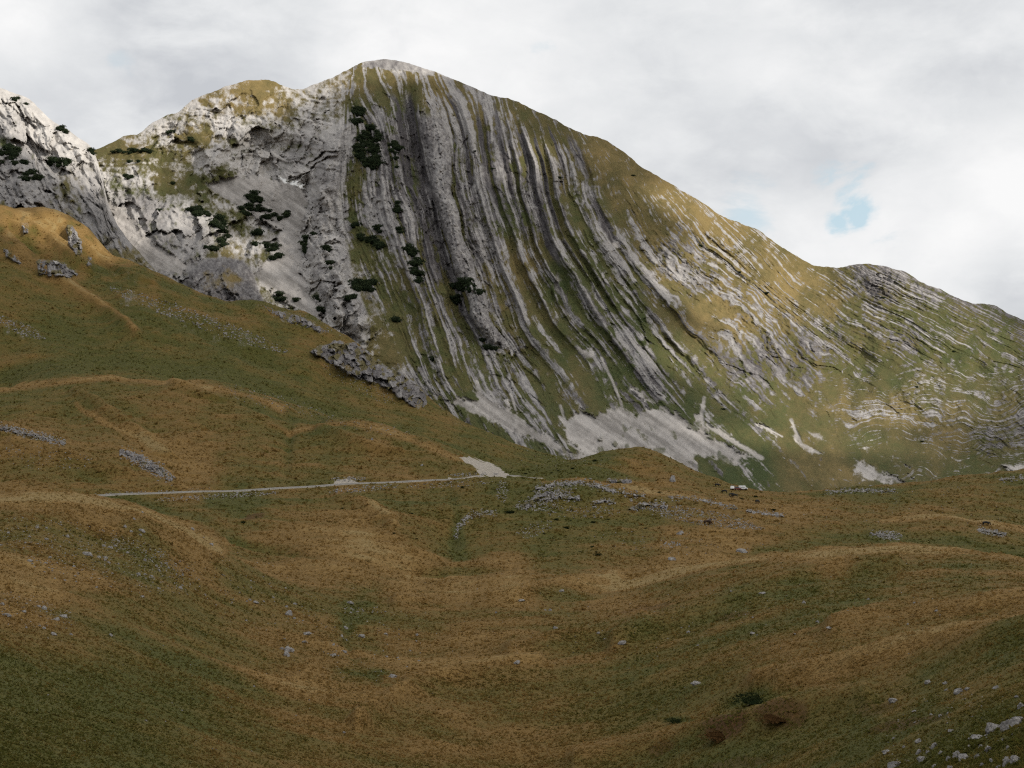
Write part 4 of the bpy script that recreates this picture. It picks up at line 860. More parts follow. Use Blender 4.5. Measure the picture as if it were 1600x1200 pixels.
# ================================================================== CLOUDS added to throw shadows, holed over wanted sunlit patches (right of the view)
LIT = []   # filled below: (x, y, distance, radius m)
def clouds():
    H = 1500.0
    lit = [(60, 370, 1100, 75, 40), (140, 410, 1090, 50, 40), (330, 190, 1570, 120, 90), (410, 150, 1600, 90, 60), (330, 250, 1530, 90, 40), (230, 220, 1550, 90, 60), (90, 205, 1410, 80, 60), (130, 245, 1390, 50, 50), (30, 150, 1440, 70, 50),
           (600, 100, 1685, 100, 30), (530, 128, 1650, 60, 30), (1080, 340, 1560, 90, 60), (1150, 390, 1540, 110, 60), (1230, 430, 1500, 110, 60), (1120, 480, 1370, 80, 50), (1200, 510, 1360, 100, 50), (1300, 490, 1430, 100, 60), (1050, 425, 1400, 50, 40),
           (1350, 640, 1200, 100, 50), (1440, 600, 1250, 110, 60), (1500, 650, 1190, 90, 60), (1540, 735, 1040, 70, 25), (1480, 740, 1010, 50, 22), (1400, 470, 1500, 80, 60), (840, 290, 1480, 34, 60), (1560, 600, 1260, 60, 40), (1400, 560, 1330, 50, 40), (940, 240, 1590, 40, 40)]
    lit = [q for q in lit if (q[0], q[1]) not in ((940, 240),)]
    lit += [(190, 335, 1390, 70, 60), (225, 370, 1340, 70, 60), (265, 405, 1280, 70, 50), (500, 400, 1280, 40, 70), (525, 480, 1220, 40, 40), (1180, 440, 1500, 170, 80), (1300, 540, 1370, 170, 90), (1450, 560, 1340, 170, 90), (1540, 640, 1200, 150, 90), (1400, 660, 1170, 150, 80), (1250, 700, 1060, 110, 50), (1420, 720, 1040, 130, 40), (1520, 500, 1440, 120, 60), (1260, 640, 1200, 90, 50), (230, 370, 1330, 60, 40), (1090, 560, 1260, 70, 50), (380, 270, 1520, 90, 50), (300, 330, 1420, 60, 40), (20, 210, 1370, 90, 70), (80, 250, 1330, 60, 60), (510, 330, 1380, 40, 60), (300, 170, 1600, 170, 120), (400, 230, 1540, 90, 50), (250, 260, 1530, 120, 70), (110, 220, 1410, 110, 80), (60, 180, 1430, 100, 70), (140, 280, 1340, 40, 60), (610, 120, 1660, 130, 50), (450, 150, 1640, 60, 50),
            (860, 240, 1540, 50, 70), (880, 330, 1440, 50, 70), (60, 345, 1120, 110, 50), (230, 430, 1100, 60, 30)]
    step = 16.0
    xs = np.arange(-300, 3300, step); ys = np.arange(-1500, 1400, step)
    X, Y = np.meshgrid(xs, ys)
    dens = np.full(X.shape, 1.0)
    wob = (fbm(X * .006, Y * .006, 4, 3) - .5)
    for px, py, D, r, r2 in lit:
        P = at(px, py, float(D)); t = (H - P[2]) / SUN[2]; Q = P + SUN * t
        d = np.hypot((X - Q[0]) / r, (Y - Q[1]) / (r2 * 1.6)) + wob * .9
        dens = np.minimum(dens, sstep(.75, 1.15, d + .35 * (fbm(X * .012, Y * .012, 3, 5) - .4)))
    edge = np.minimum(np.minimum(X - xs[0], xs[-1] - X), np.minimum(Y - ys[0], ys[-1] - Y))
    dens = np.minimum(dens, sstep(20, 220, edge + wob * 160))
    return X, Y, dens, H, step
X, Y, dens, H, step = clouds()
def cloud_mesh():
    ins = dens > .5
    R, C = X.shape
    puff = 40 + 150 * fbm(X * .004, Y * .004, 5, 1)
    thick = sstep(.5, 1.0, dens)
    top = np.stack([X, Y, H + 6 + puff * thick], -1); bot = np.stack([X, Y, H - 30 * thick * fbm(X * .01, Y * .01, 3, 2)], -1)
    cell = ins[:-1, :-1] & ins[1:, :-1] & ins[1:, 1:] & ins[:-1, 1:]
    i = np.arange(R * C).reshape(R, C)
    q = np.stack([i[:-1, :-1], i[:-1, 1:], i[1:, 1:], i[1:, :-1]], -1)[cell]
    Fq = [q, q[:, ::-1] + R * C]
    pad = np.zeros((R + 1, C + 1), bool); pad[1:-1, 1:-1] = cell      # pad[r+1, c+1] = cell[r, c]
    c_ = pad[1:-1, 1:-1]
    for nb, (p, s) in ((pad[:-2, 1:-1], ((0, 0), (0, 1))), (pad[2:, 1:-1], ((1, 1), (1, 0))), (pad[1:-1, :-2], ((1, 0), (0, 0))), (pad[1:-1, 2:], ((0, 1), (1, 1)))):
        e = c_ & ~nb
        rr, cc = np.nonzero(e)
        a_ = i[rr + p[0], cc + p[1]]; b_ = i[rr + s[0], cc + s[1]]
        Fq.append(np.stack([b_, a_, a_ + R * C, b_ + R * C], -1))
    Fq = np.concatenate(Fq); V = np.concatenate([top.reshape(-1, 3), bot.reshape(-1, 3)])
    used = np.unique(Fq); rem = np.zeros(len(V), int); rem[used] = np.arange(len(used))
    m = bpy.data.materials.new('shadow_cloud_vapour'); m.use_nodes = True; nt = m.node_tree; nt.nodes.clear()
    o = nt.nodes.new('ShaderNodeOutputMaterial'); tr = nt.nodes.new('ShaderNodeBsdfTranslucent'); df = nt.nodes.new('ShaderNodeBsdfDiffuse'); mx = nt.nodes.new('ShaderNodeMixShader')
    tr.inputs[0].default_value = (.97, .97, .97, 1); df.inputs[0].default_value = (.95, .95, .95, 1); mx.inputs[0].default_value = .18
    nt.links.new(tr.outputs[0], mx.inputs[1]); nt.links.new(df.outputs[0], mx.inputs[2])
    # part of the sun passes both faces, added to bring out ground relief
    tp = nt.nodes.new('ShaderNodeBsdfTransparent'); m2 = nt.nodes.new('ShaderNodeMixShader'); m2.inputs[0].default_value = .36
    nt.links.new(mx.outputs[0], m2.inputs[1]); nt.links.new(tp.outputs[0], m2.inputs[2]); nt.links.new(m2.outputs[0], o.inputs[0])
    link('shadow_cloud', mesh_from('shadow_cloud', V[used], rem[Fq], m, True), kind='structure')
cloud_mesh()
# ================================================================== OBJECTS
rnd = random.Random(5)
def ground_many(x, y):
    u, e = pix_dir(x, y); c = np.clip(np.round((u - us[0]) / (us[1] - us[0])).astype(int), 0, len(us) - 1)
    r = np.zeros(len(x), int); order = np.argsort(c); cs = c[order]; st = np.searchsorted(cs, np.arange(len(us) + 1))
    for k in range(len(us)):
        ids = order[st[k]:st[k + 1]]
        if len(ids): r[ids] = np.searchsorted(EMAX[:, k], e[ids])
    ok = (r > 0) & (r < len(ws) - 1); r = np.clip(r, 0, len(ws) - 1)
    e0 = EMAX[np.maximum(r - 1, 0), c]; e1 = EMAX[r, c]; k = np.clip((e - e0) / np.maximum(e1 - e0, 1e-9), 0, 1)
    r0 = np.where(EF[np.maximum(r - 1, 0), c] >= e0 - 1e-9, np.maximum(r - 1, 0), r); k = np.where(r0 == r, 1, k)
    cf = (u - us[0]) / (us[1] - us[0]) - c
    lerp = lambda A: A[r0, c] * (1 - k) + A[r, c] * k
    Y_ = lerp(GY); return np.stack([u * Y_, Y_, lerp(GZ)], -1), r, c, ok

# ------------------------------------------------------------------ grass: countless tussocks
def grass():
    rs = np.random.RandomState(3)
    n = 560000
    x = rs.uniform(-70, 1670, n); y = 330 + 930 * rs.rand(n) ** .92
    P, r, c, ok = ground_many(x, y)
    h_ = hue[r, c]; ok &= (rockm[r, c] < .3) & (gravel[r, c] < .3) & (P[:, 1] < 1180)
    # clumped cover: thicker where the noise is high
    ok &= rs.rand(n) < (.25 + 1.1 * fbm(P[:, 0] * .11, P[:, 1] * .11, 3, 2)) * np.interp(P[:, 1], [50, 150, 420], [.9, .6, .32])
    P = P[ok]; h_ = h_[ok]; rd = red[r, c][ok]; n = len(P)
    # the turf beyond both edges of the fan
    m_ = 45000; q = np.exp(rs.uniform(math.log(18), math.log(220), m_)); t_ = rs.rand(m_) ** 1.5 * 70; sd_ = np.where(rs.rand(m_) < .5, -1, 1)
    ri = np.interp(np.log(q), ws, np.arange(len(ws))); ci = np.where(sd_ > 0, len(us) - 1.002, 0.0)
    ex_ = sd_ * us[-1] * q; X_ = ex_ + sd_ * t_
    z_ = bil(GZ, ri, ci) + ((fbm(X_ * .035, q * .03, 4, 1) - .5) - (fbm(ex_ * .035, q * .03, 4, 1) - .5)) * 2.5 + t_ * .02
    P = np.concatenate([P, np.stack([X_, q, z_], -1)]); h_ = np.concatenate([h_, np.clip(bil(hue, ri, ci) + (fbm(X_ * .05, q * .08, 4, 2) - .5) * .5, 0, 1)]); rd = np.concatenate([rd, np.zeros(m_)]); n = len(P); D = P[:, 1]
    P[:, :2] += rs.uniform(-.5, .5, (n, 2)) * (D / F * 2)[:, None]
    H = np.clip(2.1 * D / F, .08, .42 + D * .0002) * np.exp(rs.normal(0, .36, n))
    nb = 3
    a = rs.uniform(0, 2 * np.pi, (n, nb)); w = (H * rs.uniform(.3, .6, n))[:, None] * np.ones((1, nb))
    lean = rs.uniform(.4, 1.3, (n, nb)) * H[:, None]; la = a + rs.uniform(-1.2, 1.2, (n, nb)) + np.pi / 2
    off = rs.uniform(0, .5, (n, nb)) * H[:, None]; oa = rs.uniform(0, 2 * np.pi, (n, nb))
    bx = P[:, None, 0] + off * np.cos(oa); by = P[:, None, 1] + off * np.sin(oa); bz = P[:, None, 2] - .06 * H[:, None]
    ht = H[:, None] * rs.uniform(.55, 1.0, (n, nb))
    V = np.empty((n, nb, 3, 3), np.float32)
    V[:, :, 0, 0] = bx - np.cos(a) * w; V[:, :, 0, 1] = by - np.sin(a) * w; V[:, :, 0, 2] = bz
    V[:, :, 1, 0] = bx + np.cos(a) * w; V[:, :, 1, 1] = by + np.sin(a) * w; V[:, :, 1, 2] = bz
    V[:, :, 2, 0] = bx + np.cos(la) * lean; V[:, :, 2, 1] = by + np.sin(la) * lean; V[:, :, 2, 2] = bz + ht
    patch = fbm(P[:, 0] * .3, P[:, 1] * .3, 3, 4) - .5
    hv = h_ + .06 + rs.normal(0, .09, n) * np.interp(D, [200, 700], [1, .5]) + patch * np.interp(D, [200, 700], [.5, .25])
    hv = np.clip(hv, 0, 1) * (1 - .5 * rd)
    k = n * nb * 3
    me = mesh_from('grass', V, np.arange(k).reshape(-1, 3), M_BLADE, False, dict(hue=np.repeat(hv, nb * 3), red=np.repeat(rd, nb * 3)))
    link('grass', me, 'autumn grass in brown, gold and green tussocks covering the meadows', 'grass', kind='stuff')
grass()

# ------------------------------------------------------------------ stones
def stone_mesh(name, seed, sub, flat, rough):
    rs = np.random.RandomState(seed); bm = bmesh.new(); bmesh.ops.create_icosphere(bm, subdivisions=sub, radius=.5)
    V = np.array([v.co[:] for v in bm.verts]); Fq = np.array([[v.index for v in f.verts] for f in bm.faces]); bm.free()
    d = V / np.linalg.norm(V, axis=1)[:, None]
    rad = np.full(len(V), .5)
    for k in range(9):                                        # plane cuts give broken limestone facets
        nrm = rs.normal(0, 1, 3); nrm[2] = abs(nrm[2]) * .8; nrm /= np.linalg.norm(nrm); lim = rs.uniform(.26, .43)
        dd = d @ nrm; rad = np.where(dd > .05, np.minimum(rad, lim / np.maximum(dd, .05)), rad)
    q = d * 3 + seed * 7.3
    rad = rad * (1 + rough * (fbm(q[:, 0] + q[:, 2] * .7, q[:, 1] + q[:, 2] * .9, 4, seed) - .5)) + rough * .10 * (ridged(q[:, 0] * 1.6 + q[:, 2], q[:, 1] * 1.6 - q[:, 2] * .8, 4, seed + 3) - .5)
    V = d * rad[:, None]; V[:, 2] *= flat; V[:, 1] *= rs.uniform(.7, 1); V[:, 2] -= V[:, 2].min() * .45 + flat * .0
    V[:, 2] -= .28 * flat
    return V, Fq
STONES = [mesh_from('boulder', *stone_mesh('b', 20 + k, 4, f, .5), M_STONE, True) for k, f in enumerate((.7, .85, 1.0, .6, .95, .5, .75, .4))]

def boulder(x, y, wpx, label, group=None, kind=None, tall=1.0, rz=None):
    P, r, c = ground_at(x, y + wpx * .25)
    o = link('boulder', STONES[rnd.randrange(len(STONES)) if kind is None else kind], label, 'rock', group)
    s = wpx * P[1] / F * 1.3
    o.location = P + np.array((0, 0, .10 * s)); o.scale = (s, s * rnd.uniform(.8, 1.1), s * tall)
    o.rotation_euler = (rnd.uniform(-.2, .2), rnd.uniform(-.2, .2), rnd.uniform(0, 6.28) if rz is None else rz)
    return o

NEAR = [  # bottom right corner, each one told apart by size, shape and neighbours
    (1580, 1131, 27, 'biggest grey boulder, rounded and cracked, near the right edge', 2, .95), (1554, 1136, 21, 'squat pale boulder leaning against the left side of the biggest grey boulder', 1, 1.0),
    (1593, 1121, 17, 'long flat rock running from behind the biggest boulder to the right edge', 5, .6), (1597, 1104, 13, 'round grey boulder cut by the right edge above the biggest boulder', 2, 1.0),
    (1527, 1150, 25, 'low tan slab of rock half sunk in grass below the pale leaning boulder', 7, .7), (1574, 1192, 15, 'upright grey rock, left one of the pair in the bottom right corner', 2, 1.2),
    (1588, 1189, 15, 'dark cracked rock, right one of the pair in the bottom right corner', 4, 1.1), (1399, 1194, 19, 'rounded pale boulder at the bottom edge, leftmost of the bottom right rocks', 2, .9),
    (1504, 1184, 21, 'long grey broken rock lying in tall grass near the bottom edge', 3, .8), (1441, 1185, 13, 'grey lump of rock behind the boulder on the bottom edge', 1, .9),
    (1385, 1175, 14, 'lone low white rock at the left end of the bottom right rocks', 7, .9), (1437, 1157, 12, 'slanting white stone tilted up to the right among green grass', 5, 1.0),
    (1459, 1166, 9, 'narrow upright pale stone pointing up to the right', 4, 1.4), (1486, 1141, 12, 'thin slanting pale stone lying left of the tan slab', 7, .9),
    (1398, 1094, 14, 'pale boulder with dark shadow beside a reddish brown patch of low plants', 3, .9), (1498, 1082, 14, 'white block of rock, largest in the row of stones above the rocky corner', 1, .9),
    (1512, 1077, 9, 'pale stone next to the white block in the row of stones', 3, .9), (1556, 1075, 10, 'flat topped pale stone at the right end of the row of stones', 6, .7),
    (1546, 1172, 13, 'mossy grey rock up and left of the pair in the bottom right corner', 6, .8), (1428, 1113, 9, 'flat white stone lying alone on the brown slope right of the reddish patch', 7, .8)]
for x, y, w, lab, k, tl in NEAR: boulder(x, y, w, lab, None, k, tl)
for x, y, w in ((1478, 1078, 6), (1477, 1069, 8), (1450, 1069, 9), (1436, 1177, 10), (1471, 1177, 8), (1452, 1176, 8), (1496, 1178, 14), (1483, 1188, 9), (1527, 1181, 8), (1567, 1157, 7), (1486, 1198, 12), (1459, 1199, 11),
                (1533, 1168, 7), (1429, 1130, 5), (1469, 1120, 5), (1589, 1088, 7), (1481, 1115, 4), (1455, 1116, 5), (1397, 1153, 5), (1563, 1199, 9), (1515, 1166, 6), (1540, 1150, 6), (1420, 1190, 6), (1590, 1160, 7), (1550, 1190, 8), (1535, 1196, 7), (1412, 1167, 5), (1520, 1120, 4), (1575, 1170, 6)):
    boulder(x, y, w, 'small pale limestone rock in the grass of the bottom right corner', 'small rocks in the bottom right corner')

LAND = [(450, 1014, 15, 'grey boulder, upper one of the touching pair in the grassy hollow', 1, .8), (448, 1023, 12, 'white boulder, lower one of the touching pair in the grassy hollow', 2, .9), (441, 1016, 6, 'small white stone just left of the touching pair of boulders', 6, .9),
        (451, 959, 10, 'bright white pointed rock on the left hillside above the hollow', 4, 1.0), (400, 940, 10, 'slanting white rock on the left hillside, left of the pointed white one', 5, .8), (461, 943, 8, 'flat white rock above and right of the pointed white one', 7, .9),
        (480, 990, 13, 'low broken pale rock at the foot of the left hillside', 7, .8), (476, 1002, 9, 'flat pale rock with a green fringe just below the low pale rock', 7, .9), (546, 942, 10, 'slanting pale rock above the lush green hollow', 5, .8), (565, 993, 12, 'long grey rock on the right bank of the dry gully', 3, .6),
        (613, 1055, 15, 'wide pale rock below the end of the green gully', 7, .9), (520, 1024, 9, 'white rounded rock in the bottom of the gully', 2, .7), (538, 1019, 7, 'smaller white rock right of the rounded one in the gully', 1, .8), (540, 984, 7, 'white rock on the upper edge of the dry gully', 2, .8),
        (807, 1036, 13, 'flat white rock in the middle of the foreground beside a green patch', 7, .8), (970, 1006, 12, 'flat white rock alone on the green slope right of the middle', 3, .7), (1177, 990, 9, 'small flat white stone on the dark green foreground slope', 7, .7), (1190, 926, 12, 'long flat pale stone on the golden slope below the far crest', 7, .6),
        (1297, 980, 10, 'slanting pale stone in the dark green of the right foreground', 5, .6), (1087, 1067, 15, 'broken grey rocks half hidden in dark turf of the right foreground', 3, .6), (815, 939, 11, 'pale flat rock on the golden valley floor', 7, .7), (877, 923, 8, 'small pale rock on the golden valley floor near the right hill foot', 1, .7),
        (1160, 859, 15, 'long white rock behind the right foreground crest', 3, .5), (1049, 874, 11, 'pale rock just above the valley crest, right of the middle', 1, .7), (1063, 833, 10, 'rounded pale boulder below the knoll, near the two dark cows', 2, .8), (1051, 750, 9, 'tall white boulder standing alone on the mound behind the knoll', 4, 1.5),
        (222, 830, 11, 'largest white rock near the top right of the left foreground hill', 3, .8), (135, 865, 11, 'large pale rock in the middle of the stony left hill', 1, .8), (45, 877, 9, 'slanting pale slab on the stony left hill near its left edge', 5, .8), (9, 961, 13, 'large pale rock at the left edge of the picture, below the stony hill', 3, .7), (99, 962, 12, 'large pale rock on the reddish stony bank at lower left', 1, .7), (87, 968, 9, 'rounded pale rock left of the large one on the reddish bank', 2, .8),
        (84, 991, 9, 'round pale boulder with a dark base below the reddish bank', 2, .9), (60, 825, 6, 'single white stone near the crest of the left hill', 3, .8), (105, 840, 6, 'bright white stone below the crest of the left hill', 1, .8), (174, 993, 7, 'lone pale stone in the green grass right of the reddish bank', 2, .7),
        (582, 686, 5, 'single white boulder on the golden slope above the road', 2, 1.0), (659, 727, 4, 'single white stone on the brown slope above the quarry end of the road', 2, 1.0), (775, 1000 - 40, 5, 'white stone on the golden middle of the valley floor', 2, .8)]
for x, y, w, lab, k, tl in LAND: boulder(x, y, w, lab, None, k, tl)
LH = 'small pale stone scattered in the turf of the stony left foreground hill'
for x, y, w in ((218, 836, 4), (162, 854, 6), (74, 844, 6), (155, 871, 6), (166, 872, 5), (243, 884, 6), (226, 876, 6), (237, 900, 5), (217, 898, 7), (226, 899, 5), (281, 919, 6), (102, 907, 4), (77, 872, 5), (107, 941, 4), (3, 945, 8), (60, 947, 6), (69, 951, 8), (209, 813, 5), (223, 800, 4), (140, 868, 7), (171, 880, 5), (164, 876, 5), (184, 880, 4), (205, 830, 5), (195, 823, 5), (300, 826, 6), (330, 850, 6), (318, 840, 5)):
    boulder(x, y, w, LH, 'stones on the left foreground hill')
def scatter(n, cx, cy, rx, ry, tilt, smin, smax, label, group):
    for k in range(n):
        a = rnd.uniform(0, 6.283); q = math.sqrt(rnd.random()); dx = rx * q * math.cos(a); dy = ry * q * math.sin(a)
        boulder(cx + dx, cy + dy + tilt * dx, smin + (smax - smin) * rnd.random() ** 2.5, label, group)
scatter(62, 150, 880, 165, 44, .22, 2.6, 5.5, LH, 'stones on the left foreground hill')
scatter(14, 60, 965, 80, 30, .25, 2.6, 6, 'small pale stone on the reddish bank at the lower left edge', 'stones on the reddish bank')
scatter(24, 400, 945, 90, 50, .3, 2.4, 5, 'small white stone on the grassy right flank of the left hill', 'stones on the flank of the left hill')
scatter(22, 570, 955, 36, 7, 0, 2.2, 4, 'tiny white stone in the lush green hollow of the gully', 'stones in the green hollow')
scatter(26, 590, 1020, 80, 45, 0, 2.5, 6, 'small pale stone along the dry gully in the valley', 'stones along the gully')
scatter(24, 1150, 960, 330, 60, -.05, 2.4, 6, 'small pale stone on the right foreground slope', 'stones on the right foreground slope')
scatter(12, 300, 1120, 280, 60, 0, 2.5, 5, 'small pale stone low on the dark green left slope', 'stones on the dark left slope')

def stone_litter():
    rs = np.random.RandomState(8)
    V0s = [stone_mesh('s', 60 + k, 2, f, .6) for k, f in enumerate((.8, .6, 1.0, .7))]
    pts = []
    def ell(n, cx, cy, rx, ry, tilt, a, b):
        t = rs.uniform(0, 6.283, n); q = np.sqrt(rs.rand(n)) ; dx = rx * q * np.cos(t)
        pts.append(np.c_[cx + dx, cy + ry * q * np.sin(t) + tilt * dx, a + (b - a) * rs.rand(n) ** 3])
    def line(n, p, wd, a, b):
        p = np.array(p, float); L = np.r_[0, np.cumsum(np.hypot(*np.diff(p, axis=0).T))]; s = rs.uniform(0, L[-1], n)
        pts.append(np.c_[np.interp(s, L, p[:, 0]) + rs.normal(0, wd * .3, n), np.interp(s, L, p[:, 1]) + rs.normal(0, wd * .45, n), a + (b - a) * rs.rand(n) ** 2.5])
    for wd, p in KN:
        ln = sum(math.hypot(p[k + 1][0] - p[k][0], p[k + 1][1] - p[k][1]) for k in range(len(p) - 1))
        line(int(ln * wd * .42), p, wd * 1.2, .9, 3.6)
    line(240, [(712, 842), (716, 822), (735, 806), (775, 800)], 7, 1.2, 3.2)
    for e in ((200, 840, 790, 38, 9, 0, 1.2, 3), (140, 910, 800, 60, 10, 0, 1.1, 2.6), (620, 1095, 808, 85, 13, .16, 1.1, 2.8), (110, 835, 828, 30, 11, -.3, 1.1, 2.6), (70, 1170, 822, 26, 4, .2, 1.1, 2.4), (40, 1050, 851, 15, 5, 0, 1.2, 3.5), (180, 1390, 837, 20, 8, .1, 1.2, 3.2), (150, 1550, 832, 24, 5, .15, 1.4, 3.4), (90, 785, 768, 9, 18, 0, 1.1, 2.8),
              (230, 340, 776, 100, 4, -.06, 1.2, 2.8), (140, 570, 764, 60, 5, -.08, 1.2, 3), (120, 700, 757, 70, 5, -.05, 1.1, 2.6), (60, 240, 768, 110, 2, -.05, 1.2, 2.4), (90, 545, 749, 28, 4, 0, 1.2, 3.2), (90, 740, 742, 40, 3, -.03, 1.2, 2.6),
              (420, 232, 728, 40, 11, .5, 1.1, 2.8), (260, 40, 676, 60, 6, .2, 1.1, 2.8), (160, 60, 715, 90, 18, .1, 1, 2.2), (150, 430, 628, 90, 14, .25, 1, 2.2), (80, 560, 662, 90, 10, .2, 1, 2),
              (900, 150, 868, 165, 46, .25, 1, 2.2), (260, 230, 870, 60, 22, .45, 1, 2.6), (160, 50, 955, 70, 24, .25, 1, 2.6), (220, 400, 930, 110, 60, .3, .9, 1.8), (120, 560, 1000, 70, 70, 0, .9, 2), (260, 800, 1000, 420, 130, 0, .8, 1.7), (200, 1250, 960, 350, 90, -.1, .8, 1.8), (160, 1490, 1140, 110, 60, -.15, 1, 3), (120, 250, 1080, 250, 100, 0, .8, 1.8), (120, 1060, 850, 140, 18, .05, .9, 2.2), (70, 1500, 790, 110, 30, .05, .9, 1.8), (60, 1300, 800, 150, 24, 0, .9, 1.8),
              (620, 310, 500, 140, 13, .36, 1, 3.2), (200, 30, 512, 40, 10, .4, 1, 2.8), (100, 470, 500, 80, 10, .3, 1, 2), (160, 560, 600, 60, 14, .5, .9, 2), (50, 820, 690, 60, 20, .5, .9, 1.6), (60, 900, 725, 120, 10, 0, .8, 1.6)):
        ell(*e)
    A = np.concatenate(pts); P, r, c, ok = ground_many(A[:, 0], A[:, 1]); P = P[ok]; w = A[ok, 2]
    Vs = []; Fs = []; base = 0
    for k in range(len(P)):
        V0, F0 = V0s[k % 4]; s = w[k] * P[k, 1] / F * 1.6; a = rs.uniform(0, 6.283)
        sx, sy, sz = s * rs.uniform(.8, 1.3), s * rs.uniform(.7, 1), s * rs.uniform(.6, 1.1)
        x_, y_ = V0[:, 0] * sx, V0[:, 1] * sy
        Vs.append(np.c_[x_ * math.cos(a) - y_ * math.sin(a) + P[k, 0], x_ * math.sin(a) + y_ * math.cos(a) + P[k, 1], V0[:, 2] * sz + P[k, 2] + .16 * sz]); Fs.append(F0 + base); base += len(V0)
    link('scattered_stones', mesh_from('scattered_stones', np.concatenate(Vs), np.concatenate(Fs), M_STONE, True), 'countless small pale limestone stones littering the turf and the knoll', 'stones', kind='stuff')
stone_litter()


# ------------------------------------------------------------------ rock outcrops standing out of the turf
def outcrop(label, sd, box, lift, f, dmin, tone0, group=None):
    """a rugged shell of rock: sd(x, y) is the distance inside its outline in photo pixels"""
    x0, y0, x1, y1 = box; st = .8
    X_, Y_ = np.meshgrid(np.arange(x0, x1, st), np.arange(y0, y1, st)); R, C = X_.shape
    u, e = pix_dir(X_, Y_); c = np.clip(np.round((u - us[0]) / (us[1] - us[0])).astype(int), 0, len(us) - 1)
    near = int(np.searchsorted(ws, math.log(dmin)))
    r = np.empty(X_.shape, int)
    for i in range(R):
        for j in range(C):
            r[i, j] = near + np.searchsorted(EMAX[near:, c[i, j]], e[i, j])
    hit = r < len(ws) - 2; Dg = np.exp(ws[np.clip(r, 0, len(ws) - 1)])
    for i in range(R - 2, -1, -1):                      # above the crest: keep the distance of the crest
        bad = ~hit[i] | (Dg[i] > Dg[i + 1] * 1.06)
        Dg[i] = np.where(bad, Dg[i + 1] + .5, Dg[i])
    for _ in range(3): Dg = (Dg + np.roll(Dg, 1, 1) + np.roll(Dg, -1, 1)) / 3
    m = sd(X_, Y_)
    wx = X_ + (fbm(X_ * .05, Y_ * .05, 3, 2) - .5) * 14; wy = Y_ + (fbm(X_ * .05, Y_ * .05, 3, 3) - .5) * 14
    fa = facet(wx * f, wy * f * .8, 1) + .5 * facet(wx * f * 2.3, wy * f * 2, 2) + .28 * facet(wx * f * 5, wy * f * 4.5, 3)
    k = sstep(0, 4, m)
    D = Dg + 1.0 - k * lift * (1.1 + 1.15 * fa) - (1 - k) * 0
    P = at(X_, Y_, D)
    keep = (m > -.8); cell = keep[:-1, :-1] & keep[1:, :-1] & keep[1:, 1:] & keep[:-1, 1:]
    Fq = grid_faces(R, C).reshape(R - 1, C - 1, 4)[cell]
    if not len(Fq): return
    used = np.unique(Fq); rem = np.zeros(R * C, int); rem[used] = np.arange(len(used))
    t_ = (tone0 + fa * .22 + (fbm(X_ * .2, Y_ * .2, 3, 4) - .5) * .5).ravel()[used]
    g_ = fbm(X_ * .12, Y_ * .12, 3, 6).ravel()[used]
    n_ = len(used)
    me = mesh_from('rock_outcrop', P.reshape(-1, 3)[used], rem[Fq], M_MOUNT, True, dict(rock=np.clip(1.25 - sstep(.52, .62, g_) * .9, 0, 1), hue=np.full(n_, .6), tone=np.clip(t_, 0, 1), scree=np.zeros(n_), snow=np.zeros(n_)))
    link('rock_outcrop', me, label, 'rock', group)
def poly_out(label, pz, lift, f, dmin, tone0, jag=5):
    p = np.array(pz, float)
    outcrop(label, lambda x, y: sdf(pz, x, y) + (fbm(x * .13, y * .13, 3, 4) - .5) * jag * 2, (p[:, 0].min() - 8, p[:, 1].min() - 8, p[:, 0].max() + 8, p[:, 1].max() + 8), lift, f, dmin, tone0)
def band_out(label, pts, wd, lift, f, dmin, tone0, jag=1.0):
    p = np.array(pts, float)
    outcrop(label, lambda x, y: wd * .85 - linedist(pts, x, y) + (fbm(x * .10, y * .16, 3, 4) - .5) * wd * 1.3 * jag + (fbm(x * .5, y * .5, 2, 1) - .5) * 2.5, (p[:, 0].min() - 14, p[:, 1].min() - 14, p[:, 0].max() + 14, p[:, 1].max() + 14), lift, f, dmin, tone0)
poly_out('long grey cliff band where the left grass slope meets the banded face', OUT[0][0], 9, .05, 800, .36, 4)
poly_out('squat pale cliff in the golden grass below the left rock shoulder', OUT[1][0], 6, .09, 800, .42, 4)
poly_out('narrow upright rock fin in the golden grass right of the squat cliff', OUT[2][0], 6, .10, 800, .40, 3)
poly_out('small pale rock fin at the top of the golden slope, far left', OUT[3][0], 5, .12, 800, .42, 3)
poly_out('slanting rock rib at the left edge beside the squat cliff', OUT[4][0], 5, .10, 800, .36, 4)
poly_out('small rock fin between the narrow fin and the scree gully', OUT[5][0], 4, .14, 800, .36, 3)
poly_out('small dark rock rib in the grass just above the left end of the scree', OUT[9][0], 3, .14, 780, .30, 3)
for (wd, p), lab, t0 in zip(KN, ('steep rock step on the left shoulder of the knoll', 'long pale rock band along the very top of the knoll', 'short rock band below the top of the knoll', 'small broken rock step in the middle of the knoll', 'wide pale rock step at the right of the knoll front', 'thin pale rock line running down right from the knoll top',
                            'thin rock line farthest right on the knoll side', 'pale rock crest on the spur at the left edge above the road', 'stony grey rib slanting down to the road on the left', 'small rock step on the mound behind the knoll', 'low rock line in the meadow before the right hand scree', 'low stony patch on the right middle meadow', 'small white rock patch on the far right hummock', 'pale rock ledges at the right edge of the middle distance'), (.40, .46, .44, .42, .46, .46, .46, .40, .36, .44, .44, .34, .46, .46)):
    band_out(lab, p, wd * .8, 2.2, .20, 430, t0)

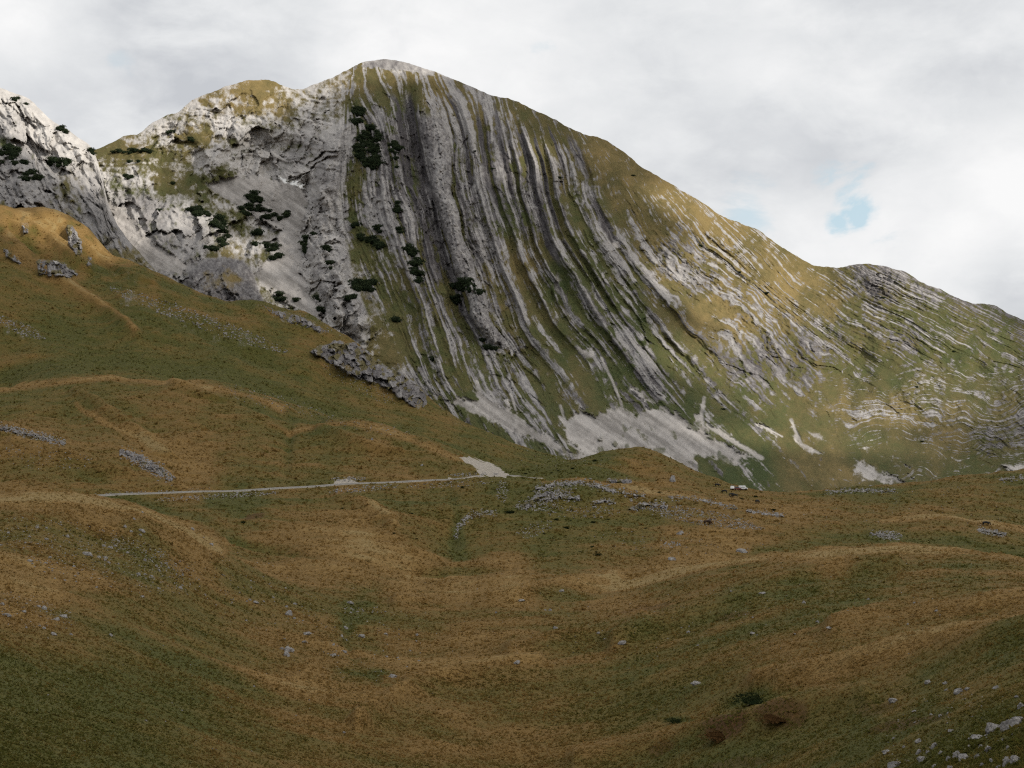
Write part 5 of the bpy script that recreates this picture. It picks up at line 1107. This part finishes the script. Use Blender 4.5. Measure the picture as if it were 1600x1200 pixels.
# ------------------------------------------------------------------ shrubs
def bush_mesh(name, seed, mat, flat, n_clump, n_leaf, leaf):
    rs = np.random.RandomState(seed); V = []; tint = []
    bm = bmesh.new(); bmesh.ops.create_icosphere(bm, subdivisions=2, radius=.62)
    core = np.array([v.co[:] for v in bm.verts]); cf = [[v.index for v in f.verts] for f in bm.faces]; bm.free()
    core *= (1 + .5 * (fbm(core[:, 0] * 3 + seed, core[:, 1] * 3 + core[:, 2] * 2, 3, seed) - .5))[:, None]
    core[:, 2] = core[:, 2] * flat + .25 * flat
    for f in cf: V += [core[f[0]], core[f[1]], core[f[2]]]; tint += [.1] * 3
    for k in range(n_clump):
        a = rs.uniform(0, 6.283); q = math.sqrt(rs.rand()) * .85; cx, cy = q * math.cos(a), q * math.sin(a); cz = flat * (math.sqrt(max(0, 1 - q * q)) * rs.uniform(.75, 1.15)) * .8
        ct = rs.uniform(.2, .9); cr = rs.uniform(.18, .34)
        for j in range(n_leaf):
            d = rs.normal(0, 1, 3); d /= np.linalg.norm(d); d[2] = abs(d[2]) * 1.2 - .25
            p = np.array((cx, cy, cz)) + d * cr * np.array((1, 1, flat + .2)); t1 = rs.normal(0, 1, 3); t1 /= np.linalg.norm(t1); up = d + rs.normal(0, .4, 3)
            V += [p - t1 * leaf * .5, p + t1 * leaf * .5, p + up / np.linalg.norm(up) * leaf * 1.5]; tint += [ct + rs.uniform(-.15, .15)] * 3
    V = np.array(V); return mesh_from(name, V, np.arange(len(V)).reshape(-1, 3), mat, False, dict(tint=np.array(tint)))
PINES = [bush_mesh('dwarf_pine', 10 + k, M_PINE, .62, 15, 26, .16) for k in range(5)]
JUNS = [bush_mesh('juniper_shrub', 30 + k, M_JUNIPER, .42, 14, 26, .13) for k in range(3)]
BILB = [bush_mesh('bilberry_bush', 50 + k, M_BILBERRY, .22, 18, 26, .10) for k in range(3)]
JUNG = [bush_mesh('juniper_mat', 70 + k, M_JUNIPER, .2, 18, 26, .10) for k in range(2)]

def pine_patch(G, cx, cy, rx, ry, n, label, group, tilt=0.0):
    got = []
    for k in range(n):
        for _ in range(30):
            a = rnd.uniform(0, 6.283); q = math.sqrt(rnd.random()); dx = rx * q * math.cos(a); dy = ry * q * math.sin(a)
            x, y = cx + dx, cy + dy + tilt * dx
            if all((x - g[0]) ** 2 + (y - g[1]) ** 2 > 12 for g in got): break
        got.append((x, y)); P = face_at(G, x, y)
        o = link('dwarf_pine', PINES[rnd.randrange(5)], label, 'shrub', group)
        s = rnd.uniform(3.6, 6.0) * min(1, .55 + min(rx, ry) / 14)
        o.location = P + np.array((0, -.3, -.2)); o.scale = (s * 1.15, s, s * 1.1); o.rotation_euler = (0, 0, rnd.uniform(0, 6.28))
PT = [('dark dwarf pine bush in the large patch high on the banded face', 'dwarf pines of the large high patch', G1, [(560, 180, 9, 16, 10, .5), (578, 212, 15, 12, 14, .3), (574, 235, 20, 22, 30, .2), (582, 258, 14, 8, 8, 0), (556, 192, 6, 5, 3, 0)]),
      ('dark dwarf pine bush in the narrow upright strip beside the large high patch', 'dwarf pines of the narrow strip', G1, [(617, 237, 6, 14, 8, .2), (622, 262, 4, 3, 1, 0), (620, 326, 5, 10, 4, 0), (624, 362, 6, 4, 3, 0), (640, 392, 7, 9, 7, .3), (648, 416, 6, 14, 8, .5), (656, 436, 4, 8, 4, 0)]),
      ('dark dwarf pine bush on the lower left of the banded face', 'dwarf pines low on the left of the face', G1, [(590, 362, 6, 5, 3, 0), (572, 375, 13, 5, 6, 0), (558, 354, 6, 4, 2, 0), (588, 384, 7, 8, 4, 0), (570, 448, 18, 9, 14, 0), (548, 468, 9, 4, 3, 0), (620, 500, 8, 4, 2, 0), (674, 562, 5, 3, 1, 0)]),
      ('dark green dwarf pine bush in the clump lying across the grey rock slab', 'dwarf pines across the rock slab', G1, [(722, 448, 14, 8, 10, 0), (712, 466, 7, 10, 5, 0), (742, 455, 10, 5, 5, .3), (768, 547, 8, 4, 3, .4), (752, 535, 7, 3, 2, -.2)]),
      ('dark green dwarf pine bush in the scree bowl left of the rocky buttress', 'dwarf pines of the scree bowl', G1, [(398, 312, 11, 8, 7, 0), (398, 330, 24, 8, 13, 0), (412, 342, 8, 6, 3, 0), (440, 338, 14, 8, 4, 0), (400, 372, 6, 12, 4, 0), (424, 392, 12, 10, 5, 0), (432, 405, 8, 6, 2, 0), (436, 466, 11, 5, 5, 0), (462, 470, 6, 3, 1, 0), (496, 470, 7, 4, 2, 0), (500, 488, 8, 4, 2, 0)]),
      ('dark green dwarf pine bush on the rocks left of the scree bowl', 'dwarf pines left of the scree bowl', G1, [(318, 332, 20, 7, 9, 0), (338, 350, 14, 9, 9, 0), (348, 370, 7, 14, 7, 0), (336, 388, 15, 4, 5, 0), (244, 330, 5, 3, 1, 0)]),
      ('dark green dwarf pine bush on the pale buttress beside the bowl', 'dwarf pines on the buttress', G1, [(477, 384, 5, 13, 6, 0), (512, 392, 7, 4, 3, 0), (519, 413, 6, 3, 2, 0), (514, 420, 4, 2, 1, 0), (494, 366, 5, 3, 1, 0)]),
      ('dark dwarf pine bush on the golden grass below the left saddle', 'dwarf pines below the left saddle', G1, [(205, 238, 30, 4, 9, 0), (210, 252, 10, 3, 2, 0), (262, 209, 11, 3, 3, -.2), (304, 218, 8, 4, 2, 0), (200, 276, 8, 5, 3, 0), (268, 286, 6, 3, 1, .5)]),
      ('dark green dwarf pine bush on the white rock shoulder at the left edge', 'dwarf pines on the left shoulder', G2, [(8, 240, 20, 7, 10, -.1), (20, 256, 22, 6, 5, 0), (44, 276, 15, 9, 7, .2), (92, 256, 17, 5, 6, 0), (102, 252, 6, 8, 3, 0), (97, 202, 14, 4, 5, .5), (30, 158, 14, 3, 3, .4), (138, 236, 8, 4, 2, .8)])]
n_p = 0
for lab, grp, G, el in PT:
    for cx, cy, rx, ry, n, tl in el: pine_patch(G, cx, cy, rx, ry, n, lab, grp, tl); n_p += n
for x, y, w, lab in ((742, 236, 4, 'small round dark bush, upper one of two on the grassy ribs right of the slab'), (769, 264, 5, 'small round dark bush, lower one of two on the grassy ribs right of the slab'), (873, 278, 7, 'wide dark bush on a rib high on the right of the face'),
                     (1095, 385, 6, 'dark round bush at the edge of the broken grey cliff'), (1197, 458, 6, 'dark round bush on golden grass below the right ridge'), (1155, 426, 5, 'small dark bush on the upper right slope near the ridge'), (990, 275, 5, 'tiny dark bush just under the right skyline'), (1130, 640, 6, 'dark bush on the green slope above the large scree'),
                     (1432, 605, 5, 'small dark bush beside the bright green hollow'), (1440, 690, 5, 'dark bush low on the right hand slope'), (1490, 550, 5, 'small dark bush on the far right slope under the ridge'), (1380, 466, 6, 'dark bush below the rocky knob of the right ridge')):
    P = face_at(G1, x, y); o = link('dwarf_pine', PINES[n_p % 5], lab, 'shrub'); n_p += 1
    s = w * .62 * P[1] / F; o.location = P + np.array((0, -.3, -.2)); o.scale = (s * 1.3, s, s * .9)

def low_shrub(name, meshes, x, y, wpx, label, group=None, tall=1.0):
    P, r, c = ground_at(x, y); o = link(name, meshes[rnd.randrange(len(meshes))], label, 'shrub', group)
    s = wpx * .5 * P[1] / F; o.location = P - np.array((0, 0, .05)); o.scale = (s, s * rnd.uniform(.9, 1.5), s * tall); o.rotation_euler = (0, 0, rnd.uniform(-.4, .4))
low_shrub('juniper_shrub', JUNS, 797, 802, 18, 'wide dark juniper on the left flank of the stony knoll', None, .8)
low_shrub('juniper_shrub', JUNS, 934, 870, 15, 'dark juniper at the foot of the knoll by the valley floor', None, .8)
low_shrub('juniper_shrub', JUNS, 1030, 770, 8, 'small dark juniper at the right end of the knoll top', None)
low_shrub('juniper_shrub', JUNS, 1208, 798, 10, 'dark juniper beside the line of stones right of the knoll', None, .8)
for x, y, w in ((893, 798, 8), (870, 813, 9), (927, 817, 10), (885, 826, 12), (861, 801, 5), (850, 835, 6), (906, 864, 5), (925, 855, 8), (892, 814, 5), (932, 866, 6), (1010, 826, 7), (950, 812, 6)):
    low_shrub('juniper_shrub', JUNS, x, y, w, 'small dark juniper on the green front of the stony knoll', 'junipers on the front of the knoll')
for x, y, w in ((929, 721, 10), (895, 733, 7), (862, 740, 6), (873, 736, 5), (822, 741, 7)):
    low_shrub('juniper_shrub', JUNS, x, y, w, 'small dark juniper on the round mound behind the knoll', 'junipers on the mound')
for x, y, w in ((643, 803, 7), (651, 842, 6), (616, 834, 6), (534, 795, 6), (380, 818, 10), (722, 762, 8), (640, 818, 5), (1180, 777, 8), (1160, 780, 6)):
    low_shrub('juniper_shrub', JUNS, x, y, w, 'small dark juniper standing in the grass between the road and the knoll', 'junipers in the middle meadows')
low_shrub('bilberry_bush', BILB, 1132, 1150, 86, 'wide reddish brown mat of bilberry, left one of two in the foreground', None, .14)
low_shrub('bilberry_bush', BILB, 1218, 1128, 76, 'wide reddish brown mat of bilberry, right one of two in the foreground', None, .14)
low_shrub('juniper_mat', JUNG, 1184, 1096, 84, 'wide dark green mat of juniper above the two reddish mats', None, .6)
low_shrub('juniper_mat', JUNG, 1060, 1128, 44, 'small green mat of low plants left of the wide dark green mat', None, .6)

# ------------------------------------------------------------------ cattle
def cow_mesh(name, graze):
    J = {'rump': ((-.80, 0, 1.12), .30), 'loin': ((-.25, 0, 1.08), .37), 'barrel': ((.3, 0, 1.02), .40), 'chest': ((.78, 0, 1.08), .34)}
    head = [((1.15, 0, .95), .20), ((1.42, 0, .52), .15), ((1.58, 0, .20), .10)] if graze else [((1.15, 0, 1.35), .20), ((1.42, 0, 1.52), .16), ((1.75, 0, 1.36), .10)]
    pts = [J[k] for k in ('rump', 'loin', 'barrel', 'chest')] + head; ed = [(k, k + 1) for k in range(len(pts) - 1)]
    def chain(root, seq):
        last = root
        for p in seq: pts.append(p); ed.append((last, len(pts) - 1)); last = len(pts) - 1
    for s in (-1, 1):
        chain(0, [((-.82, .20 * s, .86), .20), ((-.72, .22 * s, .62), .12), ((-.92, .22 * s, .42), .075), ((-.88, .22 * s, .08), .065), ((-.80, .22 * s, .02), .07)])
        chain(3, [((.74, .20 * s, .78), .16), ((.78, .21 * s, .42), .08), ((.74, .21 * s, .08), .06), ((.80, .21 * s, .02), .07)])
        hd = head[1][0]; chain(5, [((hd[0] - .06, .22 * s, hd[2] + .10), .05)])
    chain(0, [((-1.10, 0, 1.12), .05), ((-1.16, 0, .70), .035), ((-1.15, 0, .45), .055)])
    me = bpy.data.meshes.new(name); me.from_pydata([p for p, _ in pts], ed, []); me.update()
    tmp = bpy.data.objects.new('tmp', me); col.objects.link(tmp)
    sk = tmp.modifiers.new('skin', 'SKIN'); tmp.modifiers.new('sub', 'SUBSURF').levels = 1
    if not me.skin_vertices:
        bm = bmesh.new(); bm.from_mesh(me); bm.verts.layers.skin.verify(); bm.to_mesh(me); bm.free()
    for v, (_, r) in zip(me.skin_vertices[0].data, pts): v.radius = (r, r)
    me.skin_vertices[0].data[0].use_root = True
    bpy.context.view_layer.update()
    out = bpy.data.meshes.new_from_object(tmp.evaluated_get(bpy.context.evaluated_depsgraph_get()))
    bpy.data.objects.remove(tmp); bpy.data.meshes.remove(me); out.name = name
    for p in out.polygons: p.use_smooth = True
    return out
M_BLACK = mat_plain('black_hide', (.012, .011, .010), .7, .2); M_BROWN = mat_plain('dark_brown_hide', (.030, .016, .010), .7, .2)
COW = {}
def cow(x, y, graze, mat, rz, label, group):
    k = (graze, mat.name)
    if k not in COW: COW[k] = cow_mesh('cow', graze); COW[k].materials.clear(); COW[k].materials.append(mat)
    P, r, c = ground_at(x, y); o = link('cow', COW[k], label, 'cow', group); o.location = P; o.rotation_euler = (0, 0, rz); o.scale = (1.12,) * 3
CG_ = 'cattle grazing around the knoll'
cow(1121, 761, True, M_BLACK, .4, 'black cow grazing highest on the mound, left of the parked cars', CG_)
cow(1132, 771, True, M_BLACK, 2.6, 'black cow grazing, second in the loose line running down from the mound', CG_)
cow(1144, 776, True, M_BLACK, .1, 'black cow seen from the side, third in the loose line below the parked cars', CG_)
cow(1148, 778, True, M_BLACK, 3.0, 'black cow close beside the third cow of the loose line', CG_)
cow(1183, 787, True, M_BLACK, .9, 'black cow farthest right, alone on the brown slope below the cars', CG_)
cow(1105, 820, True, M_BROWN, .3, 'dark brown cow, left one of two side by side below the knoll', CG_)
cow(1109, 820, False, M_BROWN, 1.2, 'dark brown cow, right one of two side by side below the knoll', CG_)
cow(1541, 822, True, M_BLACK, .2, 'black cow grazing above the patch of white stones at the far right', CG_)

# ------------------------------------------------------------------ parked cars far out on the meadow
def car(x, y, rz, paint, label, van=False):
    P, r, c = ground_at(x, y); root = link('parked_car', None, label, 'car', 'cars parked on the meadow'); root.location = P + np.array((0, 0, .02)); root.rotation_euler = (0, 0, rz)
    W = .86
    prof = [(-2.1, .35), (-2.15, .85), (-2.0, 1.0), (-1.75, 1.62 + .3 * van), (.5 + .5 * van, 1.60 + .3 * van), (1.15 + .3 * van, 1.02), (2.0, .90), (2.15, .6), (2.1, .35)]
    bm = bmesh.new(); L = [bm.verts.new((a, -W * (.86 if b > 1.3 else 1), b)) for a, b in prof]; Rr = [bm.verts.new((a, W * (.86 if b > 1.3 else 1), b)) for a, b in prof]
    bm.faces.new(L); bm.faces.new(Rr[::-1])
    for k in range(len(prof)): bm.faces.new((L[k], Rr[k], Rr[(k + 1) % len(prof)], L[(k + 1) % len(prof)]))
    bmesh.ops.recalc_face_normals(bm, faces=bm.faces); bmesh.ops.bevel(bm, geom=bm.edges[:], offset=.06, segments=2, affect='EDGES')
    me = bpy.data.meshes.new('body'); bm.to_mesh(me); bm.free(); me.materials.append(paint); link('body', me, parent=root)
    gl = mat_plain('dark_window_glass', (.015, .018, .02), .1, .5)
    for s in (-1, 1):
        V = [(-1.55, s * (W + .004), 1.06), (.75, s * (W + .004), 1.06), (.38, s * (W * .86 + .02), 1.50), (-1.50, s * (W * .86 + .02), 1.50)]
        V2 = [(a, b + s * .012, d) for a, b, d in V]
        me = mesh_from('window', V + V2, [(0, 1, 2, 3), (7, 6, 5, 4), (0, 4, 5, 1), (1, 5, 6, 2), (2, 6, 7, 3), (3, 7, 4, 0)], gl, False); link('window', me, parent=root)
    tyre = mat_plain('black_tyre_rubber', (.012, .012, .012), .8)
    for a in (-1.35, 1.35):
        for s in (-1, 1):
            bm = bmesh.new(); bmesh.ops.create_cone(bm, cap_ends=True, segments=18, radius1=.33, radius2=.33, depth=.2)
            bmesh.ops.rotate(bm, verts=bm.verts, matrix=__import__('mathutils').Matrix.Rotation(math.pi / 2, 3, 'X')); bmesh.ops.translate(bm, verts=bm.verts, vec=(a, s * (W - .06), .33))
            me = bpy.data.meshes.new('wheel'); bm.to_mesh(me); bm.free(); me.materials.append(tyre); link('wheel', me, parent=root)
M_WHITE = mat_plain('white_car_paint', (.62, .62, .62), .35, .5, .03); M_RED = mat_plain('dark_red_car_paint', (.10, .022, .018), .4, .5, .05)
car(1144, 766, 1.35, M_WHITE, 'small white car, leftmost of the three cars parked on the meadow')
car(1151, 766, .5, M_RED, 'dark red car parked between the two white ones')
car(1160, 766, .05, M_WHITE, 'longer white van, rightmost of the three parked vehicles', True)
